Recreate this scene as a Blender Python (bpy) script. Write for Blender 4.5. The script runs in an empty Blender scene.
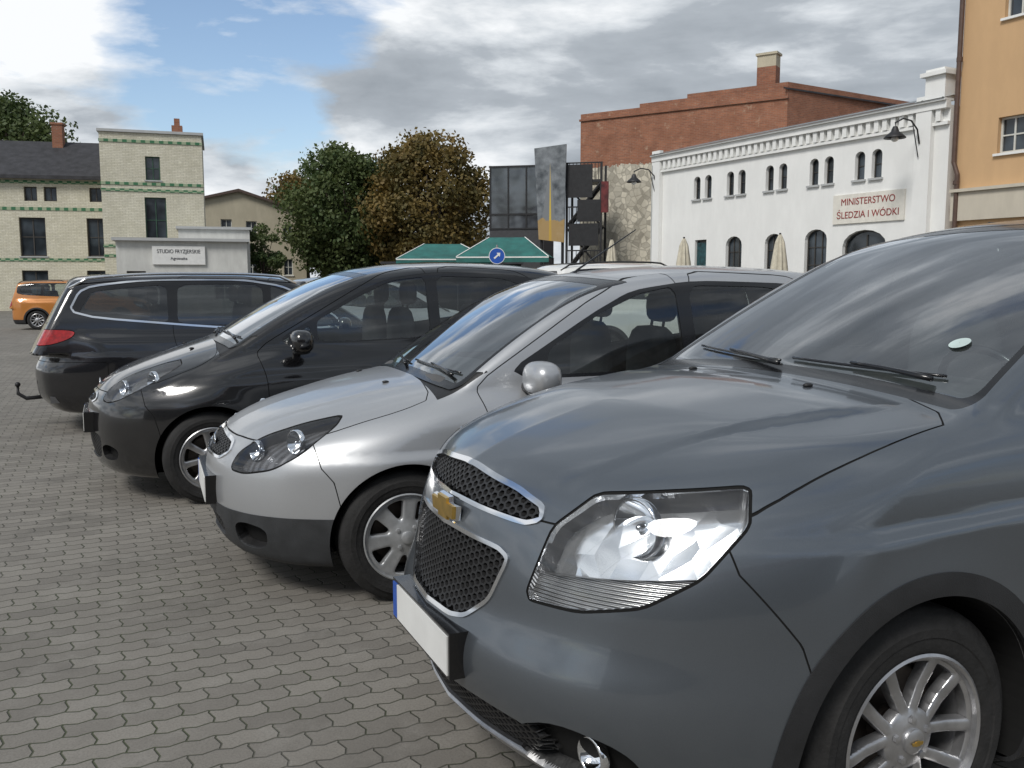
import bpy, math, random
import numpy as np
from mathutils import Vector
random.seed(7); rng=np.random.default_rng(7)
scene=bpy.context.scene
COL=scene.collection
scene.view_settings.view_transform='Standard'
scene.view_settings.look='None'
scene.view_settings.exposure=0

# ------------------------------------------------------------------ materials
def newmat(name):
    m=bpy.data.materials.new(name); m.use_nodes=True
    nt=m.node_tree; nt.nodes.clear()
    out=nt.nodes.new('ShaderNodeOutputMaterial')
    return m,nt,out
def nd(nt,t,**k):
    n=nt.nodes.new(t)
    for a,v in k.items(): setattr(n,a,v)
    return n
def mathn(nt,op,a,b=None,c=None):
    n=nt.nodes.new('ShaderNodeMath'); n.operation=op
    for i,v in enumerate((a,b,c)):
        if v is None: continue
        if isinstance(v,(int,float)): n.inputs[i].default_value=v
        else: nt.links.new(v,n.inputs[i])
    return n.outputs[0]
def mixc(nt,f,a,b,mode='MIX'):
    n=nt.nodes.new('ShaderNodeMix'); n.data_type='RGBA'; n.blend_type=mode
    for i,v in ((0,f),(6,a),(7,b)):
        if isinstance(v,(int,float)): n.inputs[i].default_value=v
        elif isinstance(v,(tuple,list)): n.inputs[i].default_value=(v[0],v[1],v[2],1)
        else: nt.links.new(v,n.inputs[i])
    return n.outputs[2]
def ramp(nt,f,stops):
    n=nt.nodes.new('ShaderNodeValToRGB')
    cr=n.color_ramp
    while len(cr.elements)<len(stops): cr.elements.new(.5)
    for e,(p,c) in zip(cr.elements,stops):
        e.position=p; e.color=(c,c,c,1) if isinstance(c,(int,float)) else (c[0],c[1],c[2],1)
    nt.links.new(f,n.inputs[0]); return n.outputs[0]
def noise(nt,vec,scale,detail=4,rough=.5,dist=0):
    n=nt.nodes.new('ShaderNodeTexNoise'); n.inputs['Scale'].default_value=scale
    n.inputs['Detail'].default_value=detail; n.inputs['Roughness'].default_value=rough
    n.inputs['Distortion'].default_value=dist
    if vec is not None: nt.links.new(vec,n.inputs['Vector'])
    return n.outputs['Fac']
def bump(nt,h,strength=.3,dist=.01):
    n=nt.nodes.new('ShaderNodeBump'); n.inputs['Strength'].default_value=strength; n.inputs['Distance'].default_value=dist
    nt.links.new(h,n.inputs['Height']); return n.outputs[0]
def princ(nt,out,**k):
    p=nt.nodes.new('ShaderNodeBsdfPrincipled'); nt.links.new(p.outputs[0],out.inputs[0])
    for a,v in k.items():
        s=p.inputs[a.replace('_',' ')]
        if isinstance(v,(int,float)): s.default_value=v
        elif isinstance(v,(tuple,list)): s.default_value=(v[0],v[1],v[2],1)
        else: nt.links.new(v,s)
    return p
def objco(nt): return nt.nodes.new('ShaderNodeTexCoord').outputs['Object']
def plain(name,col,rough=.6,metal=0.,var=.25,nscale=6,bmp=0,coat=0,bscale=60):
    m,nt,out=newmat(name); co=objco(nt)
    n=noise(nt,co,nscale,5,.6)
    f=ramp(nt,n,[(.3,0),(.7,1)])
    c=mixc(nt,f,tuple(x*(1-var) for x in col),tuple(min(1,x*(1+var*.6)) for x in col))
    k={}
    if bmp: k['Normal']=bump(nt,noise(nt,co,bscale,4),bmp,.01)
    r=mathn(nt,'MULTIPLY_ADD',n,.15,rough-.07)
    princ(nt,out,Base_Color=c,Roughness=r,Metallic=metal,Coat_Weight=coat,**k)
    return m
def carpaint(name,col,metal=.55,rough=.32,dust=.18,dustcol=(.22,.2,.17),coat=1.):
    m,nt,out=newmat(name); co=objco(nt)
    sep=nd(nt,'ShaderNodeSeparateXYZ'); nt.links.new(co,sep.inputs[0])
    low=nd(nt,'ShaderNodeMapRange'); nt.links.new(sep.outputs[2],low.inputs[0])
    low.inputs[1].default_value=.75; low.inputs[2].default_value=.15; low.inputs[3].default_value=0.05; low.inputs[4].default_value=1
    n=noise(nt,co,9,6,.65)
    d=mathn(nt,'MULTIPLY',mathn(nt,'MULTIPLY',ramp(nt,n,[(.35,.2),(.75,1)]),low.outputs[0]),dust)
    fl=noise(nt,co,900,1)
    base=mixc(nt,fl,tuple(x*.8 for x in col),tuple(min(1,x*1.2) for x in col))
    c=mixc(nt,d,base,dustcol)
    mt=mathn(nt,'MULTIPLY',mathn(nt,'SUBTRACT',1.0,d),metal)
    sp=nd(nt,'ShaderNodeTexVoronoi'); sp.inputs['Scale'].default_value=70; nt.links.new(co,sp.inputs['Vector'])
    spot=mathn(nt,'MULTIPLY',ramp(nt,sp.outputs['Distance'],[(.10,1),(.22,0)]),ramp(nt,n,[(.5,0),(.62,1)]))
    princ(nt,out,Base_Color=c,Metallic=mt,Roughness=mathn(nt,'MULTIPLY_ADD',d,.5,rough),Coat_Weight=mathn(nt,'SUBTRACT',coat,mathn(nt,'MULTIPLY',d,1.5)),
      Coat_Roughness=mathn(nt,'ADD',mathn(nt,'MULTIPLY_ADD',n,.07,.02),mathn(nt,'MULTIPLY',spot,.12)))
    return m
def glassmat(name,tint=(.55,.6,.58),ior=1.5,rough=.0,boost=1.0,add=.0):
    m,nt,out=newmat(name); co=objco(nt)
    tr=nd(nt,'ShaderNodeBsdfTransparent'); tr.inputs[0].default_value=(*tint,1)
    gl=nd(nt,'ShaderNodeBsdfGlossy'); gl.inputs['Roughness'].default_value=rough; gl.inputs[0].default_value=(.95,.97,1,1)
    fr=nd(nt,'ShaderNodeFresnel'); fr.inputs[0].default_value=ior
    nt.links.new(bump(nt,noise(nt,co,1.5,2),.05,.01),gl.inputs['Normal'])
    f=mathn(nt,'MINIMUM',mathn(nt,'MULTIPLY_ADD',fr.outputs[0],boost,add),1.)
    mx=nd(nt,'ShaderNodeMixShader'); nt.links.new(f,mx.inputs[0]); nt.links.new(tr.outputs[0],mx.inputs[1]); nt.links.new(gl.outputs[0],mx.inputs[2])
    df=nd(nt,'ShaderNodeBsdfDiffuse'); df.inputs[0].default_value=(.4,.38,.34,1)
    mx2=nd(nt,'ShaderNodeMixShader'); nt.links.new(mathn(nt,'MULTIPLY',ramp(nt,noise(nt,co,6,6,.7),[(.4,.1),(.8,1)]),.05),mx2.inputs[0]); nt.links.new(mx.outputs[0],mx2.inputs[1]); nt.links.new(df.outputs[0],mx2.inputs[2])
    nt.links.new(mx2.outputs[0],out.inputs[0]); return m
def brickmat(name,c1,c2,mortar,bw=.25,rh=.075,ms=.008,stone_below=None,stonecol=None,vary=.5,patch=None):
    m,nt,out=newmat(name); co=objco(nt)
    sep=nd(nt,'ShaderNodeSeparateXYZ'); nt.links.new(co,sep.inputs[0])
    cmb=nd(nt,'ShaderNodeCombineXYZ')
    nt.links.new(mathn(nt,'ADD',sep.outputs[0],sep.outputs[1]),cmb.inputs[0]); nt.links.new(sep.outputs[2],cmb.inputs[1])
    b=nd(nt,'ShaderNodeTexBrick'); nt.links.new(cmb.outputs[0],b.inputs['Vector'])
    b.inputs['Scale'].default_value=1; b.inputs['Brick Width'].default_value=bw; b.inputs['Row Height'].default_value=rh
    b.inputs['Mortar Size'].default_value=ms; b.inputs['Color1'].default_value=(*c1,1); b.inputs['Color2'].default_value=(*c2,1); b.inputs['Mortar'].default_value=(*mortar,1)
    n=noise(nt,co,1.1,6,.7); n2=noise(nt,co,7,4,.6); n4=noise(nt,co,2.3,6,.7)
    c=mixc(nt,ramp(nt,n,[(.35,vary),(.62,0)]),b.outputs[0],tuple(x*.45 for x in c1))
    c=mixc(nt,ramp(nt,n2,[(.55,0),(.8,.5)]),c,tuple(min(1,x*1.5) for x in c2))
    if patch: c=mixc(nt,ramp(nt,n4,[(.58,0),(.66,.75)]),c,patch)
    if stone_below is not None:
        v=nd(nt,'ShaderNodeTexVoronoi',feature='DISTANCE_TO_EDGE'); v.inputs['Scale'].default_value=3.6; nt.links.new(co,v.inputs['Vector'])
        v2=nd(nt,'ShaderNodeTexVoronoi'); v2.inputs['Scale'].default_value=3.6; nt.links.new(co,v2.inputs['Vector'])
        sp2=nd(nt,'ShaderNodeSeparateXYZ'); nt.links.new(v2.outputs['Color'],sp2.inputs[0])
        sc=mixc(nt,sp2.outputs[0],tuple(x*.6 for x in stonecol),tuple(min(1,x*1.3) for x in stonecol))
        sc=mixc(nt,ramp(nt,v.outputs[0],[(.0,.8),(.10,0)]),sc,tuple(x*.5 for x in stonecol))
        sc=mixc(nt,ramp(nt,n,[(.38,.3),(.55,0)]),sc,(.16,.14,.10))
        zz=mathn(nt,'ADD',sep.outputs[2],mathn(nt,'MULTIPLY',mathn(nt,'SUBTRACT',n2,.5),.8))
        f=mathn(nt,'LESS_THAN',zz,stone_below)
        c=mixc(nt,f,c,sc)
    princ(nt,out,Base_Color=c,Roughness=.9,Normal=bump(nt,mathn(nt,'SUBTRACT',1.0,b.outputs[1]),.4,.01))
    return m
def plaster(name,col,dirt=.35,scale=.8):
    m,nt,out=newmat(name); co=objco(nt)
    mp=nd(nt,'ShaderNodeMapping'); nt.links.new(co,mp.inputs[0]); mp.inputs['Scale'].default_value=(1,1,.35)
    n=noise(nt,mp.outputs[0],scale*2.5,7,.65); n2=noise(nt,co,30,3)
    sep=nd(nt,'ShaderNodeSeparateXYZ'); nt.links.new(co,sep.inputs[0])
    c=mixc(nt,ramp(nt,n,[(.42,dirt),(.68,0)]),col,tuple(x*.62 for x in col))
    low=nd(nt,'ShaderNodeMapRange'); nt.links.new(sep.outputs[2],low.inputs[0]); low.inputs[1].default_value=1.4; low.inputs[2].default_value=0; low.inputs[3].default_value=0; low.inputs[4].default_value=.5
    c=mixc(nt,mathn(nt,'MULTIPLY',low.outputs[0],n),c,tuple(x*.5 for x in col))
    princ(nt,out,Base_Color=c,Roughness=.9,Normal=bump(nt,n2,.15,.01))
    return m
def winmat(name,base=(.02,.025,.03)):
    m,nt,out=newmat(name); co=objco(nt)
    n=noise(nt,co,.9,2)
    c=mixc(nt,ramp(nt,n,[(.4,0),(.6,1)]),base,tuple(x*3 for x in base))
    princ(nt,out,Base_Color=c,Roughness=.08,Specular_IOR_Level=.6,Normal=bump(nt,noise(nt,co,1.7,1),.25,.03)); return m

MAT=dict(
 black=plain('black_plastic',(.014,.014,.015),.5,bmp=.15,var=.35,nscale=14),
 clad=plain('cladding_plastic',(.018,.0185,.020),.58,bmp=.2,var=.3,nscale=10,bscale=300),
 clad2=plain('bumper_plastic',(.036,.038,.041),.55,bmp=.2,var=.3,nscale=10,bscale=300),
 seal=plain('black_trim',(.006,.006,.007),.25,var=.2,coat=.3),
 gap=plain('panel_gap',(.003,.003,.003),.95),
 chrome=plain('chrome',(.78,.79,.81),.1,1,var=.08),
 lining=plain('interior_lining',(.09,.09,.092),.85,nscale=4),
 seat=plain('seat_fabric',(.075,.075,.08),.9,bmp=.3,bscale=200),
 rubber=plain('tyre_rubber',(.017,.0165,.0165),.8,var=.5,nscale=18,bmp=.25,bscale=90),
 rim=plain('wheel_alloy',(.50,.50,.51),.32,.85,var=.25,nscale=14),
 rimc=plain('wheel_cover_silver',(.42,.43,.44),.38,.5,var=.25,nscale=14),
 brake=plain('brake_metal',(.09,.075,.065),.5,.7,var=.4,nscale=20),
 gold=plain('gold_emblem',(.66,.44,.12),.3,.9,var=.2,nscale=30),
 glass=glassmat('car_glass',(.74,.79,.77),1.5,boost=1.25,add=.02),
 wglass=glassmat('windscreen_glass',(.72,.79,.79),1.5,boost=1.75,add=.09),
 tglass=glassmat('tinted_glass',(.25,.27,.27),1.5,boost=1.4,add=.04),
 lens=glassmat('headlight_lens',(.95,.96,.97),1.45,boost=.9,add=.0),
 white=plain('white_enamel',(.75,.75,.73),.45,var=.08),
 blue=plain('blue_enamel',(.02,.09,.42),.4,var=.1),
 redlens=plain('red_lens',(.40,.012,.012),.15,var=.5,coat=1,nscale=25),
 iron=plain('dark_iron',(.025,.025,.027),.5,.3,var=.3),
 disc=plain('sticker',(.50,.60,.58),.5,var=.2),
)
def reflmat(name,col,sx,metal=1.,scale=22,strength=.5,rough=.16):
    m,nt,out=newmat(name); co=objco(nt)
    w=nd(nt,'ShaderNodeTexWave',wave_type='BANDS',bands_direction=sx); w.inputs['Scale'].default_value=scale; w.inputs['Distortion'].default_value=.2
    nt.links.new(co,w.inputs['Vector'])
    v=nd(nt,'ShaderNodeTexVoronoi'); v.inputs['Scale'].default_value=14; nt.links.new(co,v.inputs['Vector'])
    c=mixc(nt,ramp(nt,v.outputs['Distance'],[(.2,0),(.8,1)]),col,tuple(x*.7 for x in col))
    princ(nt,out,Base_Color=c,Metallic=metal,Roughness=rough,Normal=bump(nt,w.outputs[1],strength,.006)); return m
MAT['reflz']=reflmat('indicator_reflector',(.8,.8,.8),'Z',.9,34,.6,.25)
MAT['refld']=reflmat('headlight_dark_housing',(.22,.22,.23),'Y',.6,10,.3,.25)
MAT['bezel']=plain('headlight_bezel_grey',(.10,.10,.105),.35,.4,var=.2)
# stepped reflector with large facets: bands in a tilted direction, each band tilted differently
m,nt,out=newmat('headlight_reflector'); co=objco(nt)
mp=nd(nt,'ShaderNodeMapping'); mp.inputs['Rotation'].default_value=(.35,.2,.5); mp.inputs['Scale'].default_value=(1,1,.8); nt.links.new(co,mp.inputs[0])
v=nd(nt,'ShaderNodeTexVoronoi',distance='CHEBYCHEV'); v.inputs['Scale'].default_value=7.5; nt.links.new(mp.outputs[0],v.inputs['Vector'])
w=nd(nt,'ShaderNodeTexWave',wave_type='BANDS',bands_direction='Y',wave_profile='SAW'); w.inputs['Scale'].default_value=7; nt.links.new(mp.outputs[0],w.inputs['Vector'])
h=mathn(nt,'ADD',mathn(nt,'MULTIPLY',v.outputs['Distance'],.7),mathn(nt,'MULTIPLY',w.outputs[1],.25))
princ(nt,out,Base_Color=(.88,.90,.92),Metallic=.85,Roughness=.18,Normal=bump(nt,h,.75,.03)); MAT['refl']=m
MAT['bowl']=plain('reflector_bowl',(.9,.92,.95),.08,1,var=.05)

# ------------------------------------------------------------------ mesh helpers
def empty(name,loc=(0,0,0),rz=0,parent=None):
    o=bpy.data.objects.new(name,None); COL.objects.link(o); o.location=loc; o.rotation_euler=(0,0,rz)
    o.empty_display_size=.2
    if parent: o.parent=parent
    return o
def mk(name,V,Fc,mat=None,parent=None,smooth=False,loc=None,rot=None,normals=None):
    me=bpy.data.meshes.new(name)
    me.from_pydata([tuple(map(float,v)) for v in V],[],[tuple(map(int,f)) for f in Fc])
    if smooth: me.polygons.foreach_set('use_smooth',[True]*len(me.polygons))
    me.update()
    if normals is not None: me.normals_split_custom_set_from_vertices([tuple(map(float,n)) for n in normals])
    if mat: me.materials.append(mat)
    o=bpy.data.objects.new(name,me); COL.objects.link(o)
    if parent: o.parent=parent
    if loc is not None: o.location=loc
    if rot is not None: o.rotation_euler=rot
    return o
class B:  # mesh accumulator
    def __init__(s): s.V=[]; s.F=[]
    def add(s,V,F):
        n=len(s.V); s.V+=[tuple(v) for v in V]; s.F+=[tuple(i+n for i in f) for f in F]; return s
    def box(s,x0,x1,y0,y1,z0,z1):
        return s.add([(x0,y0,z0),(x1,y0,z0),(x1,y1,z0),(x0,y1,z0),(x0,y0,z1),(x1,y0,z1),(x1,y1,z1),(x0,y1,z1)],
          [(0,3,2,1),(4,5,6,7),(0,1,5,4),(1,2,6,5),(2,3,7,6),(3,0,4,7)])
    def tube(s,pts,rs,n=8,cap=True):
        pts=[Vector(p) for p in pts]
        if isinstance(rs,(int,float)): rs=[rs]*len(pts)
        V=[];F=[]
        for i,p in enumerate(pts):
            d=(pts[min(i+1,len(pts)-1)]-pts[max(i-1,0)]).normalized()
            u=d.cross(Vector((0,0,1)));
            if u.length<.05: u=Vector((1,0,0))
            u.normalize(); w=d.cross(u)
            for k in range(n):
                a=2*math.pi*k/n; V.append(p+(u*math.cos(a)+w*math.sin(a))*rs[i])
        for i in range(len(pts)-1):
            for k in range(n):
                F.append((i*n+k,i*n+(k+1)%n,(i+1)*n+(k+1)%n,(i+1)*n+k))
        if cap: F.append(tuple(range(n))[::-1]); F.append(tuple((len(pts)-1)*n+k for k in range(n)))
        return s.add(V,F)
    def lathe(s,prof,n=48,axis='y',c=(0,0,0)):
        V=[];F=[]
        for (h,r) in prof:
            for k in range(n):
                a=2*math.pi*k/n
                if axis=='y': V.append((c[0]+r*math.cos(a),c[1]+h,c[2]+r*math.sin(a)))
                else: V.append((c[0]+r*math.cos(a),c[1]+r*math.sin(a),c[2]+h))
        for i in range(len(prof)-1):
            for k in range(n):
                f=(i*n+k,i*n+(k+1)%n,(i+1)*n+(k+1)%n,(i+1)*n+k)
                F.append(f[::-1] if axis=='y' else f)
        return s.add(V,F)
    def ell(s,c,r,nu=16,nv=10,e=1.0,e2=1.0):
        V=[];F=[]
        sg=lambda t,p: math.copysign(abs(t)**p,t)
        for i in range(nv+1):
            ph=-math.pi/2+math.pi*i/nv
            for k in range(nu):
                a=2*math.pi*k/nu
                V.append((c[0]+r[0]*sg(math.cos(ph),e)*sg(math.cos(a),e2),c[1]+r[1]*sg(math.cos(ph),e)*sg(math.sin(a),e2),c[2]+r[2]*sg(math.sin(ph),e)))
        for i in range(nv):
            for k in range(nu): F.append((i*nu+k,i*nu+(k+1)%nu,(i+1)*nu+(k+1)%nu,(i+1)*nu+k))
        return s.add(V,F)
    def ob(s,name,mat,parent=None,smooth=False,**k): return mk(name,s.V,s.F,mat,parent,smooth,**k)

# ------------------------------------------------------------------ implicit surfaces
def curve(pts,s=.04):
    pts=sorted(pts); x=np.array([p[0] for p in pts],float); y=np.array([p[1] for p in pts],float)
    st=.002; X=np.arange(x[0]-1.2,x[-1]+1.2,st); Y=np.interp(X,x,y)
    m=(y[1]-y[0])/(x[1]-x[0]); q=X<x[0]; Y[q]=y[0]+m*(X[q]-x[0])
    m=(y[-1]-y[-2])/(x[-1]-x[-2]); q=X>x[-1]; Y[q]=y[-1]+m*(X[q]-x[-1])
    n=int(3*s/st); k=np.exp(-.5*(np.arange(-n,n+1)*st/s)**2); k/=k.sum()
    Yp=np.convolve(np.pad(Y,n,mode='reflect',reflect_type='odd'),k,'valid')
    return lambda t: np.interp(t,X,Yp)
def smax(a,b,k):
    h=np.clip(.5+.5*(a-b)/k,0,1); return b*(1-h)+a*h+k*h*(1-h)
def smin(a,b,k): return -smax(-a,-b,k)
def sstep(t): t=np.clip(t,0,1); return t*t*(3-2*t)
def surfnets(F,lo,hi,h):
    ax=[np.arange(lo[i],hi[i]+h,h) for i in range(3)]
    G=F(ax[0][:,None,None],ax[1][None,:,None],ax[2][None,None,:])
    G=np.broadcast_to(G,(len(ax[0]),len(ax[1]),len(ax[2]))).copy()
    S=G<0; s8=S.astype(np.int8)
    c=sum(s8[i:G.shape[0]-1+i,j:G.shape[1]-1+j,k:G.shape[2]-1+k] for i in(0,1) for j in(0,1) for k in(0,1))
    act=(c>0)&(c<8); idx=-np.ones(act.shape,np.int64); idx[act]=np.arange(act.sum())
    I,J,K=np.nonzero(act); n=len(I); acc=np.zeros((n,3)); cnt=np.zeros(n)
    cs=[(i,j,k) for i in(0,1) for j in(0,1) for k in(0,1)]
    for a in cs:
        for d in range(3):
            if a[d]==0:
                b=list(a); b[d]=1
                ga=G[I+a[0],J+a[1],K+a[2]]; gb=G[I+b[0],J+b[1],K+b[2]]
                m=(ga<0)!=(gb<0); t=np.where(m,ga/np.where(m,ga-gb,1),0)
                p=np.array(a,float)[None,:].repeat(n,0); p[:,d]=t
                acc+=p*m[:,None]; cnt+=m
    V=np.stack([I,J,K],1)+acc/cnt[:,None]; V=V*h+np.array([ax[0][0],ax[1][0],ax[2][0]])
    Q=[]
    for d in range(3):
        e,f=[(1,2),(2,0),(0,1)][d]
        sl=[slice(None)]*3; s2=[slice(None)]*3; sl[d]=slice(0,-1); s2[d]=slice(1,None)
        A=S[tuple(sl)]; Bq=S[tuple(s2)]; D=A!=Bq
        P=np.nonzero(D); P=[p.copy() for p in P]
        ok=(P[e]>0)&(P[f]>0)&(P[e]<S.shape[e]-1)&(P[f]<S.shape[f]-1)
        ins=A[tuple(P)][ok]; P=[p[ok] for p in P]
        def cell(de,df):
            q=[P[0],P[1],P[2]]; q=list(q); q[e]=q[e]+de; q[f]=q[f]+df; return idx[tuple(q)]
        q=np.stack([cell(-1,-1),cell(0,-1),cell(0,0),cell(-1,0)],1)
        q[~ins]=q[~ins][:,::-1]; Q.append(q)
    Q=np.concatenate(Q)
    T=np.concatenate([Q[:,[0,1,2]],Q[:,[0,2,3]]])
    return V,T
def grad(F,V,e=.002):
    g=np.zeros_like(V)
    for d in range(3):
        a=V.copy(); b=V.copy(); a[:,d]+=e; b[:,d]-=e
        g[:,d]=(F(a[:,0],a[:,1],a[:,2])-F(b[:,0],b[:,1],b[:,2]))/(2*e)
    return g
def project(F,V,it=4,lim=.02):
    for _ in range(it):
        g=grad(F,V); f=F(V[:,0],V[:,1],V[:,2]); s=g*(f/np.maximum((g**2).sum(1),.05))[:,None]
        l=np.linalg.norm(s,axis=1); s*=np.minimum(1,lim/np.maximum(l,1e-9))[:,None]; V=V-s
    return V
def sdpoly(px,pz,poly):
    poly=np.asarray(poly,float); n=len(poly)
    d=np.full(px.shape,1e9); s=np.ones(px.shape)
    j=n-1
    for i in range(n):
        vi=poly[i]; vj=poly[j]; e=vj-vi; wx=px-vi[0]; wz=pz-vi[1]
        t=np.clip((wx*e[0]+wz*e[1])/max(e@e,1e-12),0,1)
        d=np.minimum(d,(wx-e[0]*t)**2+(wz-e[1]*t)**2)
        c1=pz>=vi[1]; c2=pz<vj[1]; c3=e[0]*wz>e[1]*wx
        s=np.where((c1&c2&c3)|(~c1&~c2&~c3),-s,s); j=i
    return s*np.sqrt(d)
def chaikin(p,n=2,k=.22):
    p=[np.array(q,float) for q in p]
    for _ in range(n):
        r=[]
        for i in range(len(p)):
            a,b=p[i],p[(i+1)%len(p)]; r+=[a+(b-a)*k,a+(b-a)*(1-k)]
        p=r
    return np.array(p)
def mirr(p):
    return list(p)+[(-q[0],q[1]) for q in p[::-1] if q[0]>1e-6]
class Msh: pass
def cut(M,f):
    V=M.V;T=M.T; g=f(V); g=np.where(np.abs(g)<1e-5,1e-5,g); s=g<0; st=s[T]; cnt=st.sum(1); mix=(cnt>0)&(cnt<3)
    if not mix.any(): return
    Tm=T[mix]; sm=st[mix]; Lm=M.L[mix]; c1=(cnt[mix]==1)
    k=np.argmax(sm==c1[:,None],axis=1); r=np.arange(len(Tm))
    A=Tm[r,k];Bv=Tm[r,(k+1)%3];C=Tm[r,(k+2)%3]
    E=np.concatenate([np.stack([A,Bv],1),np.stack([A,C],1)]); E=np.sort(E,1)
    u,inv=np.unique(E,axis=0,return_inverse=True); inv=inv.reshape(-1)
    a,b=u[:,0],u[:,1]; ga,gb=g[a],g[b]; t=ga/(ga-gb); P=V[a]+(V[b]-V[a])*t[:,None]
    gp=f(P)
    same=(gp<0)==(ga<0)
    lo=np.where(same,t,0.); glo=np.where(same,gp,ga); hi=np.where(same,1.,t); ghi=np.where(same,gb,gp)
    dn=glo-ghi; t2=np.where(np.abs(dn)>1e-9,lo+(hi-lo)*glo/np.where(np.abs(dn)>1e-9,dn,1),t)
    P=V[a]+(V[b]-V[a])*t2[:,None]
    if M.F is not None: P=project(M.F,P,2,.004)
    n=len(V); M.V=np.concatenate([V,P]); ab=inv[:len(Tm)]+n; ac=inv[len(Tm):]+n
    nt=np.concatenate([np.stack([A,ab,ac],1),np.stack([ab,Bv,C],1),np.stack([ab,C,ac],1)])
    M.T=np.concatenate([T[~mix],nt]); M.L=np.concatenate([M.L[~mix],Lm,Lm,Lm])
def region(M,f,lab,over=None,docut=True):
    if docut: cut(M,f)
    c=M.V[M.T].mean(1); q=f(c)<0
    if over is not None: q&=np.isin(M.L,over)
    M.L[q]=lab
def extract(M,N,sel,off=0,skirt=0):
    T=M.T[sel]
    if len(T)==0: return None
    u,inv=np.unique(T,return_inverse=True); T=inv.reshape(-1,3); V=M.V[u]+N[u]*off; n=N[u]
    F=[tuple(t) for t in T]
    if skirt:
        E=np.concatenate([T[:,[0,1]],T[:,[1,2]],T[:,[2,0]]]); key=np.sort(E,1)
        _,ix,ct=np.unique(key,axis=0,return_index=True,return_counts=True); E=E[ix[ct==1]]
        a,b=E[:,0],E[:,1]; sn=np.cross(V[b]-V[a],n[a]); l=np.linalg.norm(sn,axis=1); ok=l>1e-7; a,b,sn,l=a[ok],b[ok],sn[ok],l[ok]; sn/=l[:,None]
        m=len(a); base=len(V)
        V=np.concatenate([V,V[a],V[b],V[b]-n[b]*skirt,V[a]-n[a]*skirt]); n=np.concatenate([n,sn,sn,sn,sn])
        F+=[(base+i+m,base+i,base+i+3*m,base+i+2*m) for i in range(m)]
    return V,F,n

PAINT,HOOD,DOOR,GAP,SEAL,GLASS,WIND,LENS,GRILL,CHROME,CLAD,COWL,TAIL,HOLE,BUMP,RGLASS,INTAKE,FOG,SKID,LENS2=range(20)

def make_F(S):
    xf=curve(S['xf'],.04); fd=curve(S['fd'],.05); wp=curve(S['wp'],.12); ws=curve(S['ws'],.035); zt=curve(S['zt'],.07)
    xr=curve(S['xr'],.045); rd=curve(S['rd'],.05); wg=curve(S['wg'],.1); zr=curve(S['zr'],.1); zb=S['zb']
    R,Ra,wb=S['R'],S['Ra'],S['wb']; (xb0,zb0),(xt0,zt0)=S['ws_line']; (xb1,zb1),(xt1,zt1)=S['rw_line']
    cw=S.get('cw',.18); ex=S.get('extra'); fz=S.get('fz',.3)
    def F(x,y,z):
        a=np.sqrt(y*y+1e-8)
        W=wp(x)+ws(z)
        for xa in (0,-wb):
            r=np.sqrt((x-xa)**2+(z-R)**2)
            W=W+S['fl']*np.exp(-((r-Ra)/.09)**2)
        if 'crease' in S:
            z0,sl,amp=S['crease']; W=W+amp*(sstep((z0+sl*x-z)/.05+.5)-.5)
        s=smax(a-W,(x-xf(z)+fd(a)*(1+fz*sstep((z-.6*S['zbelt'])/(.35*S['zbelt']))))*.95,S['kf'])
        s=smax(s,(xr(z)+rd(a)-x)*.95,S['kr'])
        top=(z-(zt(x)-S['cr']*(a/.7)**2))*.96
        if 'hb' in S:
            h0,x0,h1,x1,amp=S['hb']; ac=h0+(h1-h0)*(x-x0)/(x1-x0)
            top=top-amp*sstep((ac-a)/.05+.5)*sstep((x-S['ws_line'][0][0]-.0)/.3)
        s=smax(s,top,S['kt'])
        s=smax(s,zb-z,.05)
        if ex is not None: s=s+ex(x,a,z)
        g=(a-(wg(x)-S['tb']*(z-S['zbelt'])-S.get('tc',.12)*(z-S['zbelt'])**2))*.96
        g=smax(g,z-(zr(x)-S.get('rc',.05)*(a/.6)**2),S.get('kroof',.09))
        L=math.hypot(xt0-xb0,zt0-zb0); dx,dz=(xt0-xb0)/L,(zt0-zb0)/L
        X=x+cw*a*a; t=np.clip(((X-xb0)*dx+(z-zb0)*dz)/L,0,1)
        g=smax(g,(X-xb0)*dz-(z-zb0)*dx-.1*t*(1-t),S.get('kws',.05))
        L=math.hypot(xt1-xb1,zt1-zb1); dx,dz=(xt1-xb1)/L,(zt1-zb1)/L
        X=x-cw*.6*a*a
        g=smax(g,-(X-xb1)*dz+(z-zb1)*dx,.07)
        g=np.maximum(g,.75-z)
        return smin(s,g,.035)
    return F
def surf_x(F,y,z,lo=.2,hi=1.4):
    y=np.atleast_1d(np.asarray(y,float)); z=np.atleast_1d(np.asarray(z,float)); a=np.full(y.shape,lo); b=np.full(y.shape,hi)
    for _ in range(30):
        m=(a+b)/2; q=F(m,y,z)<0; a=np.where(q,m,a); b=np.where(q,b,m)
    return (a+b)/2
def surf_z(F,x,y,lo=.6,hi=2.0):
    x=np.atleast_1d(np.asarray(x,float)); y=np.atleast_1d(np.asarray(y,float)); a=np.full(x.shape,lo); b=np.full(x.shape,hi)
    for _ in range(30):
        m=(a+b)/2; q=F(x,y,m)<0; a=np.where(q,m,a); b=np.where(q,b,m)
    return (a+b)/2
def surf_y(F,x,z,lo=.3,hi=1.2):
    for _ in range(25):
        m=(lo+hi)/2
        if F(np.array([x]),np.array([m]),np.array([z]))[0]<0: lo=m
        else: hi=m
    return lo

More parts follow.
